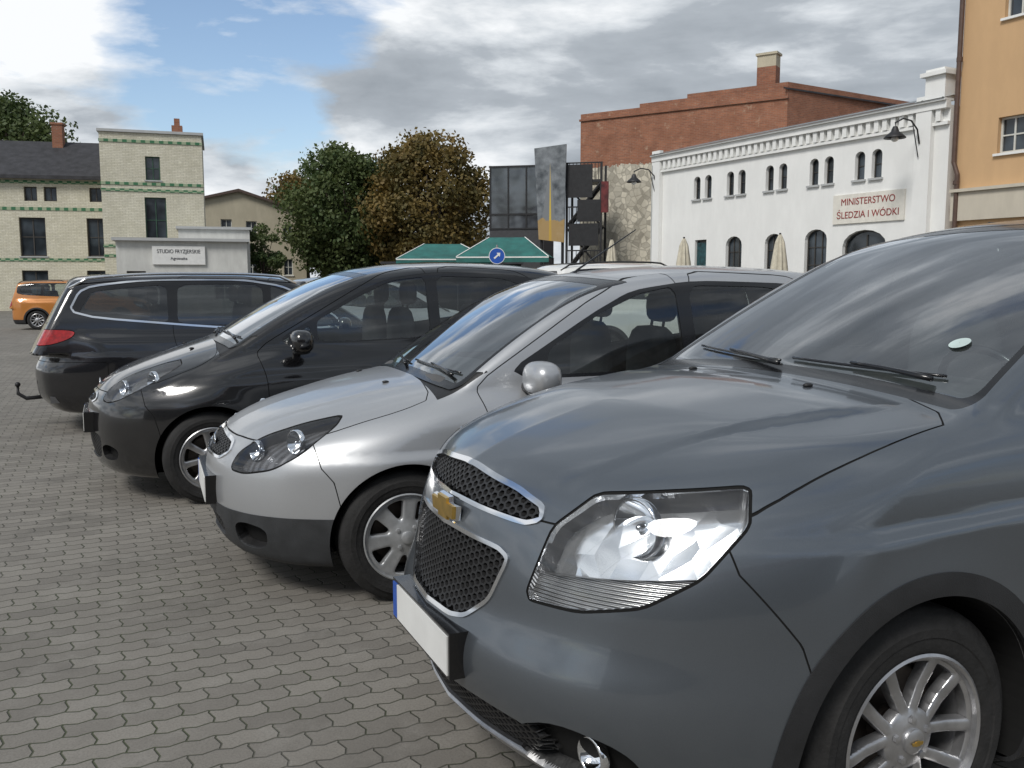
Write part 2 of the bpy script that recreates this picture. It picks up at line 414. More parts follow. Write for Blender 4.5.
# ------------------------------------------------------------------ wheels
def wheel_meshes(R,Rr,w,style):
    b=B(); h=w/2
    prof=[(-h+.01,Rr*.96),(-h,Rr+.01),(-h-.006,(R+Rr)/2),(-h+.006,R-.03),(-h+.022,R-.008)]
    prof.append((-h+.03,R-.002))
    for g in [-.055,-.018,.018,.055]:
        g=g*w/.2
        prof+= [(g-.006,R),(g-.005,R-.009),(g+.005,R-.009),(g+.006,R)]
    prof+=[(h-.03,R-.002),(h-.022,R-.008),(h-.010,R-.024),(h-.008,R-.032),(h+.001,R-.046),(h+.006,(R+Rr)/2+.01),(h+.006,(R+Rr)/2-.012),(h+.003,(R+Rr)/2-.016),(h+.002,Rr+.02),(h-.002,Rr+.008),(h-.012,Rr-.004)]
    b.lathe(prof,72)
    tyre=(b.V,b.F)
    nr,na=34,360; rr=np.linspace(.0,Rr*.97,nr); V=[]
    dish=curve(style['dish'],.012)
    M=Msh(); M.F=None
    for r in rr:
        for k in range(na):
            a=2*math.pi*k/na; V.append((r*math.cos(a),0,r*math.sin(a)))
    V=np.array(V)
    i,k=np.meshgrid(np.arange(nr-1),np.arange(na),indexing='ij'); i=i.ravel();k=k.ravel(); k2=(k+1)%na
    T=np.concatenate([np.stack([i*na+k,(i+1)*na+k,(i+1)*na+k2],1)[:, ::-1],np.stack([i*na+k,(i+1)*na+k2,i*na+k2],1)[:, ::-1]])
    M.V=V;M.T=T;M.L=np.zeros(len(T),int)
    f=lambda P: style['hole'](np.hypot(P[:,0],P[:,2])/Rr,np.arctan2(P[:,2],P[:,0]),Rr)
    region(M,f,1)
    r=np.hypot(M.V[:,0],M.V[:,2]); hd=np.clip(f(M.V),0,.014)
    M.V[:,1]=h-.012+dish(r/Rr)*1.0-.006*(1-np.sqrt(np.clip(1-(1-hd/.014)**2,0,1)))
    sel=M.L==0; T=M.T[sel]
    u,inv=np.unique(T,return_inverse=True); T=inv.reshape(-1,3); V=M.V[u]
    E=np.concatenate([T[:,[0,1]],T[:,[1,2]],T[:,[2,0]]]); key=np.sort(E,1)
    _,ix,ct=np.unique(key,axis=0,return_index=True,return_counts=True); E=E[ix[ct==1]]
    F=[tuple(t) for t in T]; n=len(V); V2=V.copy(); V2[:,1]-=.028; V=np.concatenate([V,V2])
    F+=[(e[1],e[0],e[0]+n,e[1]+n) for e in E]
    b=B(); b.add(V,F)
    b.lathe([(h-.02,Rr*.955),(h-.004,Rr*.965),(h+.002,Rr*.99),(h-.002,Rr*1.02),(h-.014,Rr*1.0),(h-.03,Rr*.95),(-h*.6,Rr*.9),(-h+.02,Rr*.95),(-h,Rr)],72)
    n=style['nuts']
    for k in range(n):
        a=2*math.pi*(k+.5)/n; b.lathe([(h-.012+dish(.22)-.003,.011),(h-.012+dish(.22)+.006,.010),(h-.012+dish(.22)+.008,.0)],6,c=(.055*math.cos(a),0,.055*math.sin(a)))
    rim=(b.V,b.F)
    b=B(); b.lathe([(-.02,.0),(-.02,Rr*.72),(-.0,Rr*.72),(0.0,.06),(.02,.055),(.03,0)],40); b.lathe([(-h*.7,Rr*.9),(-h*.7,0)],40)
    br=(b.V,b.F)
    b=B(); y=h-.012+float(dish(0.)); b.lathe([(y-.01,style['cap']),(y+.006,style['cap']*.95),(y+.010,style['cap']*.7),(y+.011,0.0)],32)
    cap=(b.V,b.F)
    return tyre,rim,br,cap
def put_wheels(car,S):
    R,Rr,w=S['R'],S['Rr'],S['tw']
    parts=wheel_meshes(R,Rr,w,S['wheel'])
    names=('tyre','rim','brake_disc','wheel_cap'); mats=(MAT['rubber'],S.get('rimmat',MAT['rim']),MAT['brake'],S.get('capmat',MAT['rim']))
    mes=[]
    for nme,(V,F),m in zip(names,parts,mats):
        me=bpy.data.meshes.new(nme); me.from_pydata([tuple(map(float,v)) for v in V],[],[tuple(map(int,f)) for f in F]); me.polygons.foreach_set('use_smooth',[True]*len(me.polygons)); me.update()
        me.set_sharp_from_angle(angle=.6); me.materials.append(m); mes.append(me)
    yc=S['track']
    for xa in (0,-S['wb']):
        for sd in (1,-1):
            e=empty('wheel',(xa,sd*yc,R),0 if sd>0 else math.pi,car)
            for nme,me in zip(names,mes):
                o=bpy.data.objects.new(nme,me); COL.objects.link(o); o.parent=e
                o.rotation_euler=(0,S.get('spin',.3)+ (0 if xa==0 else .5),0)
            if S.get('bowtie') and xa==0 and sd==1:
                o=bowtie('wheel_emblem',.036,e); o.location=(0,w/2-.012+float(curve(S['wheel']['dish'],.012)(0.))+.013,0); o.rotation_euler=(0,0,math.pi/2)
def bowtie(name,w,parent,mat=None,t=.004):
    h=w*.36
    p=[(-.5,.28),(-.46,-.32),(-.2,-.32),(-.2,-.5),(.22,-.5),(.2,-.32),(.46,-.32),(.5,.28),(.2,.28),(.2,.5),(-.22,.5),(-.2,.28)]
    n=len(p); V=[(-0.0,q[0]*w,q[1]*h) for q in p]+[(t,q[0]*w*.97,q[1]*h*.95) for q in p]
    F=[tuple(range(n,2*n))]+[(i,(i+1)%n,(i+1)%n+n,i+n) for i in range(n)]
    return mk(name,V,F,mat or MAT['gold'],parent)
def hole_pairs(n,off0,off1,hw,r0,r1):
    def f(r,a,Rr):
        s=2*math.pi/n; p=(a+s/2)%s-s/2; rad=r*Rr; u=np.abs(rad*np.sin(p))
        d=np.abs(u-(off0+(off1-off0)*r)) - hw*(.85+.3*r)
        g=np.maximum(np.maximum(-d,(r0-r)*Rr),(r-r1)*Rr)
        return g
    return f
def hole_single(n,w0,w1,r0,r1):
    def f(r,a,Rr):
        s=2*math.pi/n; p=(a+s/2)%s-s/2; rad=r*Rr; u=np.abs(rad*np.sin(p)); d=u-(w0+(w1-w0)*r)
        return smax(smax(-d,(r0-r)*Rr,.015),(r-r1)*Rr,.015)
    return f
ST_O=dict(dish=[(0,.0),(.2,-.002),(.35,-.012),(.6,-.014),(.85,-.006),(.95,-.004),(1,-.01)],hole=hole_pairs(5,.020,.056,.0150,.36,.90),nuts=5,cap=.034)
ST_F=dict(dish=[(0,.012),(.2,.008),(.4,.0),(.7,-.004),(.9,-.002),(1,-.008)],hole=hole_single(7,.022,.036,.42,.86),nuts=4,cap=.03)
ST_Y=dict(dish=[(0,.0),(.2,-.002),(.4,-.008),(.7,-.008),(.9,-.003),(1,-.008)],hole=hole_single(8,.014,.022,.36,.86),nuts=4,cap=.028)

# ------------------------------------------------------------------ car specs
ORL=dict(len=(-3.78,1.10),W=.95,H=1.84,h=.017,R=.345,Rr=.226,Ra=.392,tw=.215,track=.79,wb=2.76,fl=.012,fz=.30,crease=(.90,-.035,.022),
 xf=[(.1,.74),(.2,.87),(.3,.945),(.40,.995),(.47,1.01),(.55,1.0),(.60,.965),(.72,.945),(.82,.925),(.90,.90),(.96,.865),(1.02,.79),(1.1,.55),(1.3,.0)],
 fd=[(0,0),(.2,.018),(.4,.065),(.55,.125),(.68,.21),(.78,.31),(.9,.50)],
 wp=[(1.1,.86),(.6,.898),(.2,.912),(-.5,.917),(-2.6,.915),(-3.3,.88),(-3.7,.80)],
 ws=[(.15,-.06),(.25,-.03),(.4,-.008),(.6,0),(.8,0),(.95,-.008),(1.05,-.025),(1.15,-.06),(1.25,-.10)],
 zt=[(1.05,.90),(.92,.985),(.78,1.045),(.5,1.095),(.2,1.135),(-.0,1.16),(-.2,1.185),(-.5,1.20),(-1,1.20),(-3.8,1.16)],
 xr=[(.2,-3.62),(.4,-3.70),(.9,-3.70),(1.2,-3.66),(1.6,-3.5)],rd=[(0,0),(.5,.03),(.75,.12),(.9,.3)],
 wg=[(-.15,.79),(-1.2,.845),(-2.8,.84),(-3.6,.76)],zbelt=1.15,tb=.15,tc=.2,
 zr=[(-.9,1.65),(-1.3,1.72),(-1.8,1.765),(-2.6,1.765),(-3.2,1.73),(-3.7,1.67)],
 ws_line=((-.26,1.185),(-1.34,1.72)),rw_line=((-3.64,1.1),(-3.45,1.65)),cw=.2,kf=.14,kr=.16,kt=.10,cr=.042,zb=.2,hb=(.42,.8,.62,-.2,.018),
 dlo=[(-.70,1.205),(-1.36,1.565),(-1.60,1.66),(-3.1,1.66),(-3.4,1.55),(-3.42,1.25),(-2,1.17)],
 wins=[[(-.86,1.20),(-1.40,1.53),(-1.60,1.625),(-1.60,1.185)],[(-1.68,1.185),(-1.68,1.635),(-2.50,1.635),(-2.52,1.19)],[(-2.62,1.2),(-2.62,1.63),(-3.05,1.62),(-3.3,1.5),(-3.3,1.28)]],
 wA=((1.18,.72),(1.72,.60)),wlow=1.215,whigh=1.69,mx=-.82,hz=.89,
 hood=[(-.29,-.9),(-.295,.77),(.1,.80),(.42,.80),(.60,.735),(.74,.63),(.86,.53),(.95,.49),(1.3,.49),(1.3,-.9)],
 doors=[[(-.45,.28),(-.42,.8),(-.54,1.19),(-1.34,1.65),(-1.66,1.71),(-1.66,.28)],[(-1.665,.28),(-1.665,1.71),(-2.58,1.71),(-2.56,.75),(-2.4,.45),(-2.3,.28)]],
 bump=[(.30,.2),(.37,.64),(.46,.76),(.52,.84),(.54,1.2),(1.3,1.2),(1.3,.05),(.30,.05)],
 lens=[(-.305,.70),(-.24,.88),(-.135,.965),(.04,.985),(.228,1.005),(.235,.93),(.14,.815),(.01,.74),(-.15,.705)],lens_k=.09,lens2=((-.3,.765),(.3,.83)),
 grill=[mirr([(0,.962),(.28,.940),(.40,.915),(.41,.893),(.37,.878),(0,.886)]),mirr([(0,.795),(.30,.79),(.345,.775),(.30,.66),(.22,.595),(.15,.58),(0,.58)])],
 intake=[mirr([(0,.39),(.46,.39),(.50,.35),(.44,.27),(0,.27)])],
 fog=[(-.34,.27),(-.33,.37),(-.20,.43),(-.02,.40),(.05,.31),(-.0,.24),(-.26,.24)],
 skid=mirr([(0,.262),(.56,.262),(.60,.24),(.55,.21),(0,.21)]),
 paint=carpaint('paint_grey_metallic',(.135,.152,.172),.7,.28,.08,coat=.75),cladring=.058,wheel=ST_O,bowtie=True,spin=.35,kroof=.1,nofar=True,hoff=.075)
FIE=dict(len=(-3.2,.88),W=.88,H=1.56,h=.021,R=.295,Rr=.195,Ra=.335,tw=.185,track=.73,wb=2.49,fl=.014,crease=(.66,-.03,.016),
 xf=[(.1,.62),(.18,.73),(.3,.785),(.45,.80),(.58,.79),(.66,.765),(.73,.70),(.80,.58),(.9,.2)],
 fd=[(0,0),(.2,.015),(.4,.06),(.55,.14),(.65,.23),(.75,.36),(.85,.55)],
 wp=[(.9,.76),(.4,.81),(0,.832),(-.6,.838),(-2,.838),(-2.8,.80),(-3.15,.72)],
 ws=[(.1,-.08),(.2,-.045),(.35,-.012),(.5,0),(.7,0),(.8,-.015),(.9,-.04),(1.0,-.09)],
 zt=[(.9,.60),(.75,.72),(.6,.79),(.4,.855),(.15,.915),(-.1,.95),(-.25,.968),(-.8,.99),(-3.1,1.0)],
 xr=[(.2,-3.02),(.4,-3.10),(.8,-3.08),(1.0,-3.0),(1.4,-2.8)],rd=[(0,0),(.5,.05),(.7,.14),(.85,.3)],
 wg=[(-.15,.70),(-1,.755),(-2,.76),(-3,.68)],zbelt=.95,tb=.2,tc=.2,
 zr=[(-.7,1.38),(-1.1,1.46),(-1.5,1.505),(-1.9,1.52),(-2.4,1.505),(-2.9,1.44)],
 ws_line=((-.20,.955),(-1.08,1.46)),rw_line=((-3.0,1.0),(-2.78,1.46)),cw=.22,kf=.14,kr=.16,kt=.13,cr=.05,zb=.17,hb=(.30,.6,.52,-.4,.012),
 dlo=[(-.45,.965),(-.98,1.27),(-1.22,1.38),(-1.6,1.43),(-2.3,1.41),(-2.66,1.27),(-2.66,1.09),(-1.5,.975)],
 wins=[[(-.70,.985),(-.74,1.105),(-1.02,1.265),(-1.26,1.365),(-1.47,1.40),(-1.47,.99)],[(-1.55,.995),(-1.55,1.405),(-2.05,1.395),(-2.34,1.32),(-2.44,1.08)]],
 wA=((.97,.66),(1.45,.56)),wlow=.985,whigh=1.43,mx=-.60,hz=.712,
 hood=[(-.18,-.9),(-.195,.66),(.0,.70),(.32,.68),(.48,.60),(.60,.52),(.72,.46),(1.2,.46),(1.2,-.9)],
 doors=[[(-.42,.25),(-.40,.8),(-.36,.95),(-.94,1.31),(-1.20,1.43),(-1.505,1.48),(-1.51,.25)],[(-1.515,.25),(-1.515,1.48),(-2.3,1.45),(-2.5,1.1),(-2.3,.6),(-2.1,.25)]],
 bump=[(.26,.1),(.30,.54),(.38,.64),(.40,1.0),(1.2,1.0),(1.2,.0),(.26,.0)],
 lens=[(-.20,.585),(-.17,.655),(-.07,.725),(.10,.785),(.25,.82),(.265,.785),(.18,.68),(.06,.61),(-.1,.58)],lens_k=.16,
 grill=[mirr([(0,.70),(.28,.685),(.34,.65),(.27,.615),(0,.61)])],
 lowclad=.40,
 intake=[mirr([(0,.345),(.30,.345),(.33,.30),(.28,.235),(0,.235)])],
 fog=[(-.17,.24),(-.18,.34),(-.10,.36),(.03,.34),(.02,.26),(-.05,.235)],
 paint=carpaint('paint_silver_metallic',(.44,.45,.465),.55,.34,.25,coat=.6),wheel=ST_F,rimmat=MAT['rimc'],capmat=MAT['rimc'],spin=.1,nofar=True,clad='clad2')
YAR=dict(len=(-3.1,.82),W=.89,H=1.61,h=.024,R=.298,Rr=.198,Ra=.342,tw=.185,track=.735,wb=2.46,fl=.016,crease=(.78,-.04,.014),
 xf=[(.1,.58),(.2,.69),(.35,.73),(.5,.735),(.62,.72),(.74,.67),(.84,.56),(.95,.25)],
 fd=[(0,0),(.2,.02),(.4,.075),(.55,.15),(.68,.27),(.78,.42),(.88,.6)],
 wp=[(.8,.78),(.4,.82),(0,.843),(-.6,.846),(-2,.842),(-2.8,.80),(-3.05,.74)],
 ws=[(.1,-.08),(.2,-.045),(.35,-.012),(.5,0),(.75,0),(.87,-.02),(.97,-.05),(1.08,-.10)],
 zt=[(.85,.64),(.7,.76),(.55,.84),(.35,.91),(.1,.98),(-.1,1.03),(-.3,1.05),(-.8,1.06),(-3.1,1.06)],
 xr=[(.2,-2.94),(.4,-3.0),(.8,-2.98),(1.0,-2.92),(1.4,-2.75)],rd=[(0,0),(.5,.05),(.7,.14),(.85,.3)],
 wg=[(-.05,.70),(-1,.765),(-2,.77),(-3,.70)],zbelt=1.0,tb=.2,tc=.2,
 zr=[(-.6,1.40),(-1.0,1.50),(-1.4,1.56),(-1.8,1.58),(-2.4,1.56),(-2.9,1.48)],
 ws_line=((-.10,1.025),(-1.03,1.505)),rw_line=((-2.94,1.05),(-2.70,1.50)),cw=.24,kf=.15,kr=.16,kt=.14,cr=.05,zb=.17,
 dlo=[(-.36,1.0),(-.97,1.33),(-1.22,1.445),(-1.6,1.495),(-2.3,1.47),(-2.58,1.34),(-2.58,1.16),(-1.5,1.03)],
 wins=[[(-.44,1.015),(-.66,1.13),(-.66,1.015)],[(-.71,1.02),(-.71,1.165),(-1.01,1.325),(-1.25,1.43),(-1.5,1.46),(-1.5,1.04)],[(-1.58,1.045),(-1.58,1.465),(-2.1,1.45),(-2.37,1.36),(-2.44,1.15)]],
 wA=((1.03,.66),(1.48,.55)),wlow=1.05,whigh=1.475,mx=-.56,hz=.71,
 hood=[(-.08,-.9),(-.095,.66),(.05,.70),(.28,.68),(.42,.60),(.52,.52),(.62,.44),(1.2,.44),(1.2,-.9)],
 doors=[[(-.38,.25),(-.36,.8),(-.30,.98),(-.95,1.35),(-1.2,1.48),(-1.535,1.54),(-1.54,.25)],[(-1.545,.25),(-1.545,1.54),(-2.3,1.50),(-2.5,1.1),(-2.3,.6),(-2.1,.25)]],
 bump=[(.26,.1),(.32,.56),(.40,.66),(.42,1.1),(1.2,1.1),(1.2,.0),(.26,.0)],
 lens=[(-.17,.66),(-.13,.74),(-.02,.815),(.15,.885),(.32,.925),(.30,.86),(.18,.755),(.02,.675),(-.08,.65)],lens_k=.16,
 grill=[mirr([(0,.69),(.22,.68),(.26,.655),(.2,.635),(0,.63)])],
 intake=[mirr([(0,.44),(.36,.44),(.42,.40),(.36,.26),(0,.26)])],
 fog=[(-.16,.27),(-.17,.36),(-.08,.38),(.02,.35),(.0,.28)],
 paint=carpaint('paint_black',(.004,.004,.005),.0,.2,.05),wheel=ST_Y,spin=.2,nofar=True)
PAS=dict(len=(-3.95,1.05),W=.95,H=1.57,h=.028,R=.32,Rr=.21,Ra=.362,tw=.215,track=.775,wb=2.71,fl=.012,crease=(.72,-.01,.016),
 xf=[(.1,.8),(.3,.93),(.5,.95),(.62,.93),(.7,.86),(.8,.6)],
 fd=[(0,0),(.3,.03),(.55,.10),(.7,.2),(.82,.36)],
 wp=[(1,.82),(.5,.89),(0,.908),(-2.7,.908),(-3.4,.875),(-3.8,.80)],
 ws=[(.15,-.06),(.3,-.02),(.5,0),(.72,0),(.82,-.02),(.92,-.05),(1.0,-.10)],
 zt=[(.95,.60),(.8,.70),(.5,.80),(0,.89),(-.5,.965),(-1,.985),(-3.9,1.0)],
 xr=[(.2,-3.66),(.35,-3.80),(.62,-3.82),(.72,-3.75),(.9,-3.72),(1.0,-3.70),(1.3,-3.55)],rd=[(0,0),(.4,.03),(.65,.12),(.78,.26),(.9,.5)],
 wg=[(-.4,.76),(-1.2,.80),(-2.8,.80),(-3.6,.74)],zbelt=.95,tb=.22,tc=.22,
 zr=[(-.8,1.38),(-1.3,1.47),(-1.8,1.52),(-2.5,1.525),(-3.2,1.50),(-3.8,1.43)],
 ws_line=((-.50,.955),(-1.35,1.45)),rw_line=((-3.71,1.0),(-3.46,1.47)),cw=.2,kf=.14,kr=.16,kt=.08,cr=.04,zb=.2,
 dlo=[(-.84,.965),(-1.45,1.36),(-1.9,1.435),(-2.8,1.43),(-3.34,1.36),(-3.46,1.12),(-2,.975)],
 wins=[[(-.95,.99),(-1.48,1.335),(-1.62,1.385),(-1.62,.995)],[(-1.70,1.0),(-1.70,1.40),(-2.50,1.40),(-2.52,1.015)],[(-2.60,1.02),(-2.60,1.40),(-3.26,1.335),(-3.38,1.13)]],
 wA=((.96,.70),(1.42,.58)),wlow=.99,whigh=1.42,dlochrome=True,rear=True,
 hood=[(-.43,-.9),(-.43,.74),(.3,.76),(.7,.6),(1.3,.5),(1.3,-.9)],
 doors=[[(-.55,.28),(-.55,.9),(-.65,.96),(-1.38,1.42),(-1.655,1.47),(-1.66,.28)],[(-1.665,.28),(-1.665,1.47),(-2.56,1.48),(-2.56,.85),(-2.4,.6),(-2.3,.28)]],
 lens=[(-.2,.58),(-.15,.70),(.2,.76),(.2,.66),(0,.58)],
 tail=[(.42,.85),(.43,.97),(.55,.985),(.78,.975),(.77,.91),(.62,.84)],tref=-3.76,
 bump=None,grill=[mirr([(0,.68),(.3,.68),(.3,.5),(0,.5)])],
 rbump=True,
 paint=carpaint('paint_black_wagon',(.004,.004,.006),.0,.18,.05),wheel=ST_Y,rails=(-1.35,-3.45,.60),spin=.2,gmat='tglass')
def inherit(S,**k): d=dict(S); d.update(k); return d

def build_car(name,label,cat,S,loc,rz,group=None,detail=True):
    car=empty(name,loc,rz); car['label']=label; car['category']=cat
    if group: car['group']=group
    F=make_F(S); M=Msh(); M.F=F; h=S['h']
    lo=(S['len'][0]-.05,-S['W']-.06,S['zb']-.08); hi=(S['len'][1]+.05,S['W']+.06,S['H']+.05)
    V,T=surfnets(F,lo,hi,h); V=project(F,V,5,h)
    M.V=V;M.T=T;M.L=np.zeros(len(T),int)
    R,Ra,wb=S['R'],S['Ra'],S['wb']
    ab=lambda P:np.abs(P[:,1]); r2=math.sqrt(2)
    def side(poly,amin=.5,n=2,k=.22):
        pl=chaikin(poly,n,k); return lambda P: np.maximum(sdpoly(P[:,0],P[:,2],pl),(amin-ab(P)))
    def front(poly,n=2,k=.22):
        pl=chaikin(poly,n,k); return lambda P: np.maximum(sdpoly(ab(P),P[:,2],pl),.35-P[:,0])
    def diag(poly,n=2,k=.22):
        pl=chaikin(poly,n,k); return lambda P: np.maximum(sdpoly((ab(P)-P[:,0])/r2,P[:,2],pl),.15-P[:,0])
    shift=lambda f,d:(lambda P:f(P)-d)
    for xa in (0,-wb):
        f=lambda P,xa=xa: np.maximum(np.hypot(P[:,0]-xa,P[:,2]-R)-Ra,.5-ab(P)); region(M,f,HOLE)
        if S.get('cladring'): region(M,shift(f,S['cladring']),CLAD,[PAINT])
    if S.get('cladring'):
        region(M,lambda P: np.maximum(np.maximum(P[:,2]-.36,P[:,0]-.0),.6-ab(P)),CLAD,[PAINT])
    if S.get('lowclad'):
        region(M,lambda P: np.maximum(P[:,2]-S['lowclad'],.31-P[:,0]),CLAD,[PAINT])
    if S.get('lens'):
        f=diag(S['lens'],2,S.get('lens_k',.2)); region(M,f,LENS,[PAINT]); region(M,shift(f,.008),GAP,[PAINT])
        if S.get('lens2'):
            (u0,q0),(u1,q1)=S['lens2']
            region(M,lambda P: P[:,2]-(q0+(q1-q0)*((ab(P)-P[:,0])/r2-u0)/(u1-u0)),LENS2,[LENS])
    for g in S.get('grill',[]):
        f=front(g,2,.12); region(M,f,GRILL,[PAINT,GAP])
        if detail: region(M,shift(f,.012),CHROME,[PAINT,GAP])
    for g in S.get('intake',[]): region(M,front(g),INTAKE,[PAINT,CLAD])
    if S.get('fog'): region(M,diag(S['fog']),FOG,[PAINT,CLAD])
    if S.get('skid'): region(M,front(S['skid'],1),SKID,[PAINT])
    if S.get('tail'):
        pl=chaikin(S['tail'],2); f=lambda P: np.maximum(sdpoly((ab(P)+P[:,0]-S['tref'])/r2,P[:,2],pl),P[:,0]-S['tref']-.75); region(M,f,TAIL,[PAINT]); region(M,shift(f,.006),GAP,[PAINT])
    (z0,a0),(z1,a1)=S['wA']
    def fw(P):
        a=ab(P); z=P[:,2]; A=a0+(a1-a0)*(z-z0)/(z1-z0)
        return smax(smax(smax(a-A,S['wlow']-.04*(a/.7)**2-z,.04),z-S['whigh']+.03*(a/.6)**2,.04),np.maximum(S['ws_line'][1][0]-.35-P[:,0],-1),.001)
    region(M,shift(fw,.022),SEAL,[PAINT]); region(M,fw,WIND,[SEAL])
    def frw(P):
        a=ab(P); z=P[:,2]; zb_=S['rw_line'][0][1]
        return smax(smax(a-(.64-.25*(z-zb_)),zb_+.05-z,.04),np.maximum(z-S['rw_line'][1][1]+.05,P[:,0]-S['rw_line'][1][0]-.1),.04)
    region(M,shift(frw,.02),SEAL,[PAINT]); region(M,frw,RGLASS,[SEAL])
    d=side(S['dlo'],.42,2,.16)
    if S.get('dlochrome'): region(M,shift(d,.018),CHROME,[PAINT,SEAL])
    region(M,d,SEAL,[PAINT,CHROME])
    for w in S['wins']: region(M,side(w,.42,2,.10),GLASS,[SEAL])
    if S.get('hood'):
        pl=chaikin(S['hood'],2,.2); zm=S.get('hz',S['zt'][0][1]-.12)
        f=lambda P: np.maximum(sdpoly(P[:,0],ab(P),pl),zm-P[:,2])
        region(M,f,HOOD,[PAINT]); region(M,shift(f,.005),GAP,[PAINT])
        xh=S['hood'][0][0]
        region(M,lambda P: np.maximum(np.maximum(P[:,0]-xh,xh-.24-P[:,0]),np.maximum(ab(P)-.70,np.maximum(P[:,2]-S['wlow']-.02,zm-P[:,2]))),COWL,[PAINT,GAP])
    if detail:
        for dp in S['doors']:
            f=side(dp,.5,2,.12); region(M,f,DOOR,[PAINT]); region(M,shift(f,.005),GAP,[PAINT])
        if S.get('bump'):
            f=side(S['bump'],-1.,1,.2); region(M,f,BUMP,[PAINT]); region(M,shift(f,.0045),GAP,[PAINT])
        if S.get('rbump'):
            f=lambda P: np.maximum(P[:,2]-.68,P[:,0]+3.15); region(M,f,BUMP,[PAINT]); region(M,shift(f,.005),GAP,[PAINT])
    N=grad(F,M.V,.003); N/=np.maximum(np.linalg.norm(N,axis=1),1e-9)[:,None]
    cen=M.V[M.T].mean(1)
    def part(lab,nm,mat,off=0,skirt=0,split=None):
        sel=np.isin(M.L,lab if isinstance(lab,(list,tuple)) else [lab])
        if split is None: ss=[sel]
        else: ss=[sel&(cen[:,1]>0),sel&(cen[:,1]<0)]
        if split=='win':
            ss=[]
            for w in S['wins']:
                xs=[q[0] for q in w]
                for sg in (1,-1): ss.append(sel&(cen[:,1]*sg>0)&(cen[:,0]>min(xs)-.02)&(cen[:,0]<max(xs)+.02))
        if split=='door':
            ss=[]
            for w in S['doors']:
                mid=(S['doors'][0][-1][0])
                for sg in (1,-1): ss.append(sel&(cen[:,1]*sg>0)&((cen[:,0]>mid-.003) if w is S['doors'][0] else (cen[:,0]<=mid-.003)))
        for s in ss:
            if s.sum()<2: continue
            V,Fc,n=extract(M,N,s,off,skirt); mk(nm,V,Fc,mat,car,True,normals=n)
    P=S['paint']
    part(PAINT,'body',P); part(HOOD,'hood',P)
    if detail: part(DOOR,'door',P,split='door'); part(BUMP,'bumper',P)
    part(GAP,'panel_gap',MAT['gap'],-.003); part(SEAL,'window_trim',MAT['seal'],-.001)
    part(GLASS,'side_window',MAT[S.get('gmat','glass')],-.004,split='win'); part(WIND,'windscreen',MAT['wglass'],-.002)
    part(RGLASS,'rear_window',MAT['tglass'],-.002)
    part(CHROME,'chrome_frame',MAT['chrome'],.005,.03)
    part(CLAD,'cladding',MAT[S.get('clad','clad')],.004,.012)
    part(COWL,'cowl_panel',MAT['black'],-.006,split='lr')
    part(SKID,'skid_strip',MAT['rim'],.008,.02)
    part([LENS,LENS2],'headlight',MAT['lens'],.002,.02,split='lr')
    ho=-S.get('hoff',.055)
    part(LENS,'headlight_housing',MAT[S.get('hous','refl')],ho,0,split='lr')
    part(LENS2,'indicator_housing',MAT['reflz'],-.018,.02,split='lr')
    part(TAIL,'tail_light',MAT['redlens'],.003,.02,split='lr')
    part([GRILL,INTAKE,FOG],'grille_recess',MAT['gap'],-.045)
    sel=np.isin(M.L,[GRILL,INTAKE,FOG]); r=extract(M,N,sel,-.001,.05)
    if r:
        V,Fc,n=r; Fc=[q for q in Fc if len(q)==4]; mk('recess_wall',V,[q[::-1] for q in Fc],MAT['black'],car,True)
    sel=np.isin(M.L,[LENS]); r=extract(M,N,sel,-.003,-ho)
    if r:
        V,Fc,n=r; Fc=[q for q in Fc if len(q)==4]; mk('headlight_bezel',V,[q[::-1] for q in Fc],MAT['bezel'],car,True)
    sel=~np.isin(M.L,[GLASS,WIND,RGLASS,HOLE])&(cen[:,2]>.5)&(cen[:,0]<S['ws_line'][0][0]+.15)
    V,Fc,n=extract(M,N,sel,-.022); mk('interior_lining',V,[q[::-1] for q in Fc],MAT['lining'],car,True,normals=-n)
    b=B(); b.box(S['len'][0]+.3,S['ws_line'][0][0]+.0,-.7,.7,.3,.36); b.ob('cabin_floor',MAT['lining'],car)
    for xa in (0,-wb):
        for sg in (1,-1):
            an=np.linspace(math.radians(-25),math.radians(205),40)
            pts=[(xa+(Ra+.003)*math.cos(t),(R+(Ra+.003)*math.sin(t))) for t in an]
            ys=[surf_y(F,px,pz,.4,1.1)-.001 for px,pz in pts]
            V=[(p[0],sg*y,p[1]) for p,y in zip(pts,ys)]+[(p[0],sg*.42,p[1]) for p in pts]+[(xa,sg*.42,R)]
            n=len(pts); Fq=[(i,i+1,n+i+1,n+i) for i in range(n-1)]+[(n+i,n+i+1,2*n) for i in range(n-1)]
            mk('wheel_well',V,Fq,MAT['gap'],car)
    put_wheels(car,S)
